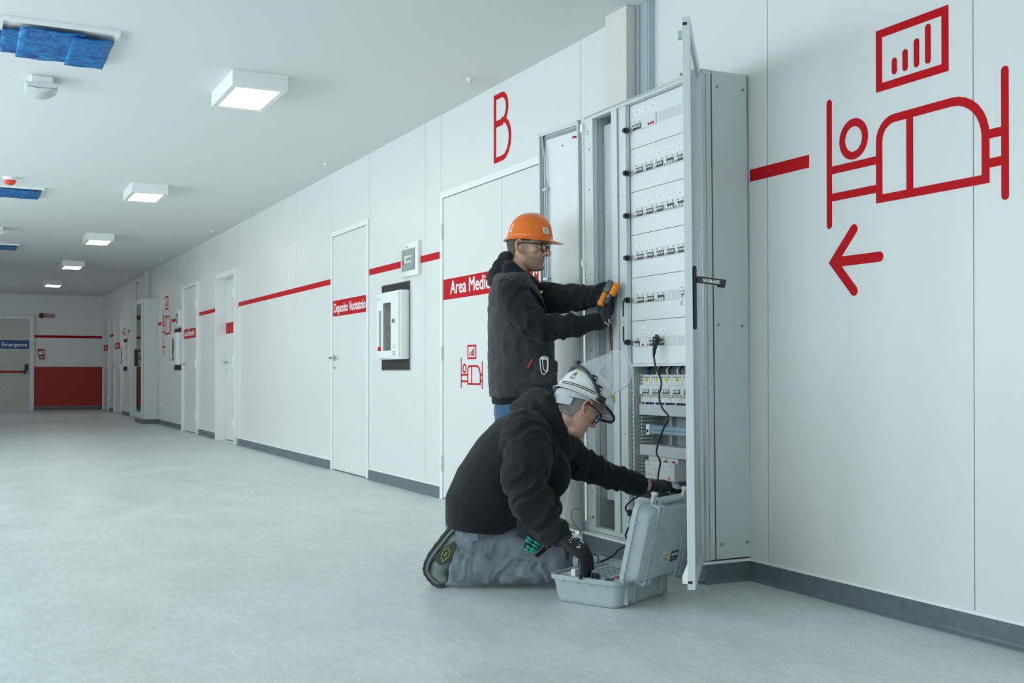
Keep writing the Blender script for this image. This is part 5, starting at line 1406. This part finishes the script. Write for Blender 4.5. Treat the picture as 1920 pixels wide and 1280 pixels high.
def kneeling_man():
    root = thing('person', tuple(Vector((2.0, 4.0, 0))), 'kneeling man in white helmet with raised clear visor, black hoodie and slate trousers', 'person')
    up = Vector((0, 0, 1))
    a_, p_ = math.radians(30), math.radians(31)
    HM = facing(atd(1079, 763, 4.56), vec(math.cos(p_) * math.cos(a_), math.cos(p_) * math.sin(a_), -math.sin(p_)), vec(math.sin(p_) * math.cos(a_), math.sin(p_) * math.sin(a_), math.cos(p_)), .98)
    # joints
    sn = [atd(988, 812, 4.47), atd(988, 862, 4.38), atd(984, 905, 4.32), atd(1002, 950, 4.27), atd(1028, 985, 4.24), atd(1044, 1004, 4.22)]
    sf = [atd(1052, 846, 4.78), atd(1085, 868, 4.80), atd(1120, 883, 4.83), atd(1160, 897, 4.87), atd(1200, 909, 4.92)]
    DN, DF = 4.56, 4.84
    hipn, knn, ankn = atd(893, 1008, 4.60), atd(1040, 1046, DN), atd(862, 1058, DN + .02)
    hipf, knf, ankf = atd(900, 1000, 4.82), atd(1048, 1043, DF), atd(868, 1042, DF)
    spine = [(988, 897, .140, .205, (1, -.10)), (952, 906, .168, .235, (.95, -.32)), (915, 930, .182, .250, (.87, -.50)), (872, 962, .188, .255, (.80, -.60)), (834, 988, .168, .250, (.78, -.63)), (804, 1010, .128, .220, (.78, -.62)), (786, 1028, .085, .140, (.80, -.60)), (776, 1042, .070, .085, (.85, -.5))]
    def torso(b, k=1.0, upto=99, lo=0):
        b.loft([ering(atd(x, y, 4.66), vec(pr[0], 0, pr[1]).normalized(), D_, a * k, c * k, p=2.3) for y, x, a, c, pr in spine[lo:upto]])
    b = MB(); head_shape(b, HM, .10)
    nk = HM @ Vector((-.030, 0, -.050)); nb = atd(1034, 800, 4.62)
    b.tube([nk, (nk + nb) / 2, nb], [.062, .064, .072], 18); b.sphere(nk, .060, 16, 12); b.sphere(HM @ Vector((.035, 0, -.085)), (.05, .05, .028), 16, 10)
    torso(b, .82)
    limb(b, [sn[0], sn[2], sn[5]], [.05, .042, .030]); limb(b, [sf[0], sf[2], sf[4], atd(1214, 911, 4.935)], [.05, .042, .030, .028])
    limb(b, [atd(1045, 830, 4.70), sf[0]], [.06, .05]); limb(b, [atd(1000, 820, 4.58), sn[0]], [.06, .05])
    limb(b, [hipn, knn], [.07, .055]); limb(b, [knn, ankn], [.052, .036]); limb(b, [hipf, knf], [.07, .055]); limb(b, [knf, ankf], [.052, .036])
    HN = hand_matrix(atd(1056, 1010, 4.205), vec(.84, -.06, -.54), vec(.40, -.50, .76), 1.16)
    HFm = hand_matrix(atd(1222, 912, 4.945), vec(.93, .22, .05), vec(.0, -.45, .9))
    cn = [(40, 16, 8), (48, 10, 5), (54, 6, 4), (50, 14, 8)]; thn = [(.018, .036, -.030), (.034, .040, -.060), (.050, .038, -.086)]
    cf = [(25, 30, 20), (20, 25, 15), (28, 30, 20), (35, 35, 20)]; thf = [(.03, .046, -.012), (.058, .056, -.02), (.082, .052, -.026)]
    hand_shape(b, HN, cn, thn, r=.0064, spread=10); hand_shape(b, HFm, cf, thf, True, r=.0064)
    inv = HM.inverted()
    def tint(p):
        q = inv @ p
        if q.length > .17: return (0, .15 if (p - sf[4]).length < .1 else 0, 0)
        jaw = max(0, min(1, (-.03 - q.z) / .02)) * max(0, min(1, (q.x - .01) / .03)) * .4
        brow = (1 if q.x > .062 and .021 < q.z < .030 and abs(q.y) > .012 else 0) * .8
        lip = math.exp(-((q.z + .050) / .007) ** 2 - (q.y / .019) ** 2) * (1 if q.x > .088 else 0)
        red = .55 * math.exp(-((q.x + .004) / .02) ** 2) * (1 if abs(q.y) > .0775 else 0) + .5 * math.exp(-((q.x - .115) / .012) ** 2) + .28 * math.exp(-((q - Vector((.05, -.055, -.02))).length / .03) ** 2)
        return (max(jaw, brow), min(1, red + lip * .6 + .08), 0)
    body = organic('body', b, M['skinB'], root, .0036, 3, head_disp(HM), tint=tint, factor=.5)
    eyes(HM, body)
    hair = mat('short_grey_hair', (.27, .25, .23), .9, bump=1.0, bscale=600, vary=.4)
    hair_cap(body, HM, lambda q: q.length < .17 and ((q.x < -.016 - max(0, -q.z) * .25 and q.z > -.066) or (q.z > .026 and q.x < .052 and abs(q.y) > .03)) and abs(q.y) < .079 + (.01 if q.x < -.03 or q.z > .04 else 0), hair, root, .003)
    # helmet
    hm, H2 = helmet(HM, M['whelm'], root, cx=.022, ax=.134, ay=.112, az=.112, z0=.058, brim=.022, rear=.012, tilt=.02)
    b = MB()
    rim = []
    for k in range(41):
        t = math.radians(-100 + 5 * k); c_ = math.cos(t)
        rim.append(H2 @ Vector((.022 + (.134 + .026 * max(0, c_)) * c_, (.126) * math.sin(t), .043 + .0 - .006 * max(0, c_))))
    b.tube(rim, .0062, 8); b.build('visor_carrier', M['dark'], hm, smooth=True)
    b = MB(); NA = 36; outer = []; inner = []; mdir = H2.to_3x3() @ Vector((.70, 0, .714)).normalized()
    for k in range(NA + 1):
        a = math.radians(-96 + 192 * k / NA)
        p0 = helmet_frame_arc(H2, a, .133); p1 = helmet_frame_arc(H2, a, .141)
        outer.append([p0 - mdir * .010, p0 + mdir * .012, p1 + mdir * .012, p1 - mdir * .010])
    b.loft(outer); b.build('visor_band', mat('band_dark_grey', (.045, .05, .055), .4), hm, smooth=True, angle=40)
    for e in (1, -1):
        for t_, rr in ((.86, .010), (1.16, .012), (1.45, .014)):
            p0 = helmet_frame_arc(H2, -t_ * e, .144)
            MB().rbox(-.012, .012, -.010, .010, -.010, .010, .003, 2, Matrix.Translation(p0) @ H2.to_3x3().normalized().to_4x4()).build('visor_bracket', M['dark'], hm)
            if t_ < 1.3: MB().sphere(helmet_frame_arc(H2, -t_ * e - .06, .153), (.005, .005, .005), 10, 8).build('rivet', M['steel'], hm)
    # clear raised shield
    b = MB(); grid = []
    NL = 10
    for k in range(NA + 1):
        a = math.radians(-84 + 168 * k / NA); fr = abs(a) / math.radians(84)
        L = .205 * (1 - max(0, fr - .45) ** 2 * 1.15)
        grid.append([helmet_frame_arc(H2, a * (1 - .10 * j / NL), .142 + .012 * j / NL) + mdir * (L * j / NL) for j in range(NL + 1)])
    V = [[b.bm.verts.new(p) for p in r_] for r_ in grid]
    for a, c in zip(V, V[1:]):
        for j in range(NL): b.bm.faces.new((a[j], a[j + 1], c[j + 1], c[j]))
    vis = mat('clear_visor', (.82, .90, .92), .04, alpha=.30, spec=.8)
    sh = b.build('face_shield', vis, hm, smooth=True); so = sh.modifiers.new('s', 'SOLIDIFY'); so.thickness = .0015
    edge = [g[0] for g in grid[:1]] + [p for p in grid[0]] + [g[-1] for g in grid] + [p for p in grid[-1][::-1]]
    MB().tube(edge, .0026, 6).build('shield_edge', mat('frosted_visor_edge', (.66, .72, .74), .25, alpha=.75), hm, smooth=True)
    MB().rbox(-.010, .010, -.012, .012, -.008, .008, .003, 2, Matrix.Translation(helmet_frame_arc(H2, 0, .150))).build('shield_clip', M['dark'], hm)
    # rear: black slots and the grey ratchet harness
    b = MB()
    for dz in (.0, .008):
        b.tube([H2 @ Vector((.022 + .1375 * math.cos(t), .1155 * math.sin(t), .062 + dz - .012 * (1 if math.cos(t) < 0 else 0) * abs(math.cos(t)))) for t in [math.radians(-104 - 7.5 * k) for k in range(11)]], .0018, 6)
    b.build('helmet_groove', M['dark'], hm, smooth=True)
    harn = mat('harness_grey_plastic', (.52, .57, .58), .4)
    b = MB()
    for (za, zb, xo, tr_) in ((.040, .014, 0, 85), (.012, -.022, .003, 48)):
        ring = []
        for k in range(25):
            t = math.radians(180 - tr_ + 2 * tr_ * k / 24); c_, s_ = math.cos(t), math.sin(t)
            za_ = za - .012 * abs(c_); zb_ = zb - .018 * abs(c_) + .018 * (1 - abs(c_))
            ring.append([H2 @ Vector((.002 + (.106 - xo) * c_, .0915 * s_, za_)), H2 @ Vector((.002 + (.106 - xo) * c_, .0915 * s_, zb_)), H2 @ Vector((.002 + (.110 - xo) * c_, .0955 * s_, zb_)), H2 @ Vector((.002 + (.110 - xo) * c_, .0955 * s_, za_))])
        b.loft(ring)
    b.build('helmet_harness', harn, hm, smooth=True, angle=40)
    # lettering on the shell, curved round the dome
    def shell_text(body, size, t0, zc, m_, name, flip=1, tilt=0, xs=1.0):
        tb = MB(); tb.text(body, size, Matrix.Identity(4), .0006, xs, .0012)
        for v in tb.bm.verts:
            x, y, z = v.co; x, y = x * math.cos(tilt) - y * math.sin(tilt), x * math.sin(tilt) + y * math.cos(tilt)
            t = t0 + x / .125; zz = zc + y; s_ = max(0, min(.999, (zz) / .112)); ph = math.asin(s_); rr = math.cos(ph) ** .78
            v.co = H2 @ Vector((.022 + (.134 * rr + .0012 + z) * math.cos(t), (.112 * rr + .0012 + z) * math.sin(t), .058 + zz + z * .5))
        return tb.build(name, m_, hm)
    ye = mat('yellow_lettering', (.86, .62, .0), .45)
    shell_text('TELMOTOR', .036, math.radians(-98), .040, ye, 'helmet_lettering', xs=.85)
    gr = mat('green_print', (.06, .28, .10), .5)
    shell_text('A', .034, math.radians(-166), .036, gr, 'helmet_mark'); shell_text('ASSEA', .010, math.radians(-167), .022, M['grey'], 'helmet_mark')
    glasses(HM, mat('navy_frame', (.012, .02, .07), .35), root)
    # hoodie
    b = MB(); torso(b, 1.0, 8)
    limb(b, sn, [.098, .098, .090, .078, .062, .050], 18); b.tube([atd(1032, 990, 4.235), atd(1047, 1007, 4.215)], [.052, .046], 18)
    limb(b, sf, [.088, .078, .066, .054, .042], 18); b.tube([atd(1186, 904, 4.90), atd(1205, 909, 4.925)], [.043, .039], 18)
    limb(b, [atd(1010, 806, 4.66), sn[0]], [.11, .095]); limb(b, [atd(1035, 830, 4.68), sf[0]], [.10, .085])
    b.sphere(atd(1022, 885, 4.64), (.085, .17, .12), 16, 12); b.sphere(atd(1006, 948, 4.62), (.085, .17, .075), 16, 12)
    # hood lying on the shoulders
    b.sphere(atd(1002, 755, 4.62), (.058, .11, .050), 16, 12); b.sphere(atd(985, 762, 4.62), (.040, .12, .036), 16, 12); b.sphere(atd(1008, 738, 4.60), (.036, .07, .030), 16, 12)
    for off in (-1, 1):
        b.tube([atd(1005, 742, 4.60), atd(1028, 752, 4.60 + .085 * off), atd(1044, 780, 4.60 + .100 * off), atd(1052, 808, 4.60 + .082 * off), atd(1062, 836, 4.60 + .03 * off)], [.034, .036, .034, .030, .028], 14)
    hd = organic('hoodie', b, M['hood'], root, .008, 4, fold([(atd(900, 960, 4.66), atd(1010, 800, 4.66), .0009, 8), (sn[0], sn[2], .011, 10), (sn[2], sn[5], .017, 15), (sf[0], sf[4], .011, 17)], 11, .002), post=3)
    b = MB(); b.loft([ering(atd(x, y, 4.66), vec(1, 0, pr).normalized(), D_, a, c, p=2.3) for y, x, a, c, pr in ((985, 899, .138, .208, -.16), (972, 899, .146, .216, -.2), (961, 902, .150, .220, -.25))])
    organic('hoodie_hem', b, M['hood'], root, .007, 2, lambda p, n: .0015 * noise.noise(p * 60))
    # trousers
    b = MB()
    b.loft([ering(atd(x, y, 4.70), vec(1, 0, -.15).normalized(), D_, a, c, p=2.3) for y, x, a, c in ((970, 902, .125, .19), (990, 897, .140, .205), (1015, 900, .135, .21), (1035, 912, .10, .19))])
    for h, k_, a2 in ((hipn, knn, ankn), (hipf, knf, ankf)):
        b.tube([h, h.lerp(k_, .35), h.lerp(k_, .75), k_], [.098, .088, .076, .064], 18); b.sphere(k_, .064, 16, 12); b.sphere(h, .098, 16, 12)
        kk = k_ + vec(.010, -.012, -.044); a3 = a2 + vec(-.030, -.012, -.006)
        b.tube([kk, kk.lerp(a3, .3) + vec(0, 0, -.0), kk.lerp(a3, .65), a3], [.056, .060, .060, .066], 18); b.sphere(kk, .056, 16, 12)
    tf = fold([(hipn, knn, .010, 14), (knn + vec(0, 0, -.045), ankn, .014, 14), (hipf, knf, .006, 14), (knf, ankf, .008, 16), (atd(870, 985, 4.7), atd(960, 985, 4.7), .003, 10)], 23, .006)
    def tf2(p, n):
        return tf(p, n) * (1 if p.z > .03 else .3)
    tr = organic('trousers', b, M['trou'], root, .008, 3, tf2, post=2)
    for v in tr.data.vertices:
        if v.co.z < .004: v.co.z = .004 + (v.co.z) * .02
    # pocket flap, seams, belt pouch
    def patch(pts, d, name, m_, par=tr, th=.004):
        MB().prism([atd(x, y, dd) for x, y, dd in pts], D_ * th).build(name, m_, par)
    patch([(876, 998, 4.470), (894, 994, 4.466), (897, 1012, 4.466), (885, 1015, 4.468)], 0, 'pocket_flap', M['trou'])
    patch([(889, 994.5, 4.463), (893, 994, 4.463), (893.5, 998, 4.463), (889.5, 998.5, 4.463)], 0, 'stitch_tab', mat('orange_stitching', (.50, .14, .05), .6))
    patch([(1000, 1043, 4.40), (1030, 1016, 4.38), (1037, 1022, 4.38), (1007, 1046, 4.40)], 0, 'thigh_strap', M['hood'])
    patch([(999, 1040, 4.396), (1008, 1045, 4.396), (1007, 1046.5, 4.396), (998, 1042, 4.396)], 0, 'stitch_tab', bpy.data.materials['orange_stitching'])
    patch([(1024, 1024, 4.376), (1029, 1029, 4.376), (1028, 1030, 4.376), (1023, 1025.5, 4.376)], 0, 'stitch_tab', bpy.data.materials['orange_stitching'])
    # holstered tool pouch with green grips at his hip
    PX, PY = -7, 7
    pg = thing('tool_pouch', tuple(atd(1006, 1014, 4.40)), 'black pouch with teal green grips hanging at the kneeling man\'s hip', 'pouch')
    MB().prism([atd(x + PX, y + PY, 4.385) for x, y in ((976, 962), (986, 962), (1000, 995), (1025, 1014), (1018, 1023), (1004, 1030), (988, 1018), (994, 1006), (976, 998))], D_ * .012).build('backing', M['dark'], pg, bevel=.002)
    teal = mat('teal_green_grip', (.01, .36, .26), .4)
    for x, y, w in ((1001, 1003, 9), (998, 1008, 9), (1014, 1011, 9), (1010, 1016, 8), (999, 1019, 8), (996, 1024, 7), (1008, 1023, 7), (1005, 1027, 6)):
        x += PX; y += PY
        a = atd(x - w * .42, y - w * .30, 4.374); c = atd(x + w * .42, y + w * .30, 4.374)
        b = MB(); b.tube([a, c], .0052, 10); b.sphere(a, .0052, 10, 8); b.sphere(c, .0052, 10, 8); b.build('grip', teal, pg, smooth=True)
    # boots
    def boot(dx, dy, dd):
        b = MB()
        for (x, y, r1) in ((863, 1003, .043), (852, 1015, .046), (842, 1030, .048), (832, 1045, .049), (824, 1060, .047), (818, 1073, .042), (822, 1084, .031)):
            b.sphere(atd(x + dx, y + dy, dd), (r1, .047, r1), 16, 12)
        b.tube([atd(846 + dx, 1030 + dy, dd), atd(862 + dx, 1048 + dy, dd)], [.048, .050], 16); b.sphere(atd(828 + dx, 1083.5 + dy, dd), (.026, .045, .024), 14, 10)
        o = organic('boot', b, M['boot'], root, .006, 4, lambda p, n: .0012 * noise.noise(p * 40))
        for v in o.data.vertices:
            if v.co.z < .002: v.co.z = .002
        path = [(857, 980), (848, 983), (836, 995), (822, 1013), (806, 1034), (797, 1052), (795, 1067), (801, 1080), (813, 1093), (824, 1097.5), (833, 1096)]
        P_ = smoothpath([atd(x + dx, y + dy, dd) for x, y in path], 4); ring = []
        for i, p in enumerate(P_):
            t = (P_[min(i + 1, len(P_) - 1)] - P_[max(0, i - 1)]).normalized(); nrm = D_.cross(t).normalized()
            if nrm.dot(atd(840 + dx, 1045 + dy, dd) - p) < 0: nrm = -nrm
            w = .047 - .010 * abs(i / len(P_) - .35)
            q = .0015 * (i % 3)
            ring.append([p - nrm * q + D_ * w, p + nrm * .011 + D_ * (w - .003), p + nrm * .011 - D_ * (w - .003), p - nrm * q - D_ * w])
        so_ = MB().loft(ring).build('boot_sole', M['sole'], o)
        for v in so_.data.vertices:
            wv = so_.matrix_world @ v.co
            if v.co.z < .0015: v.co.z = .0015
        ring = [[p + (c_ - p) * 0 for p in r_] for r_ in ring for c_ in [r_[0]]]
        mid = []
        for i, p in enumerate(P_[3:-4]):
            j = i + 3; t = (P_[j + 1] - P_[j - 1]).normalized(); nrm = D_.cross(t).normalized()
            if nrm.dot(atd(840 + dx, 1045 + dy, dd) - p) < 0: nrm = -nrm
            mid.append(p + nrm * .017 - D_ * .0455)
        MB().tube(mid, .006, 8).build('boot_welt', mat('boot_welt_grey', (.16, .20, .19), .5) if 'boot_welt_grey' not in bpy.data.materials else bpy.data.materials['boot_welt_grey'], o, smooth=True)
        return o
    bt = boot(0, 0, 4.58); boot(22, -14, 4.86)
    MB().prism([atd(x, y, 4.531) for x, y in ((851, 1014), (856, 1022), (846, 1053), (825, 1060), (811, 1046), (812, 1042))], D_ * .01).build('boot_panel', M['sole'], bt, bevel=.002)
    lime = mat('lime_logo', (.55, .70, .02), .4)
    b = MB()
    def poly(pts): b.tube([atd(x, y, 4.5285) for x, y in pts], .0012, 5)
    def q(x, y): return (780 + x / 8.536, 960 + y / 8.536)
    poly([q(*v) for v in ((440, 605), (530, 560), (522, 610), (545, 600), (530, 705), (410, 795), (425, 740), (395, 745), (440, 605))])
    poly([q(*v) for v in ((470, 650), (495, 640), (478, 690), (450, 705), (470, 650))])
    b.build('boot_logo', lime, bt)
    # gloves
    b = MB(); hand_shape(b, HN, cn, thn, spread=10); b.tube([sn[5] - (sn[5] - sn[4]).normalized() * .02, sn[5], HN @ Vector((.0, 0, 0)), HN @ Vector((.012, 0, 0))], [.036, .037, .036, .031], 16)
    gl = organic('glove', b, M['glove'], root, .0034, 2, lambda p, n: .0012 * noise.noise(p * 110))
    t = MB(); rr = random.Random(5)
    for i in range(26):
        x, y = .016 + rr.random() * .045, -.025 + rr.random() * .045
        if abs(x - .04) < .006: continue
        t.box(x, x + .0015 + rr.random() * .006, y, y + .0015 + rr.random() * .004, .0185, .0200, HN)
    t.build('glove_print', M['text'], gl)
    b = MB(); hand_shape(b, HFm, cf, thf, True); b.tube([HFm @ Vector((-.016, 0, 0)), HFm @ Vector((.004, 0, 0))], [.031, .030], 16)
    organic('glove', b, M['glove'], root, .0034, 2, lambda p, n: .0012 * noise.noise(p * 110))
    return root
kneeling_man()
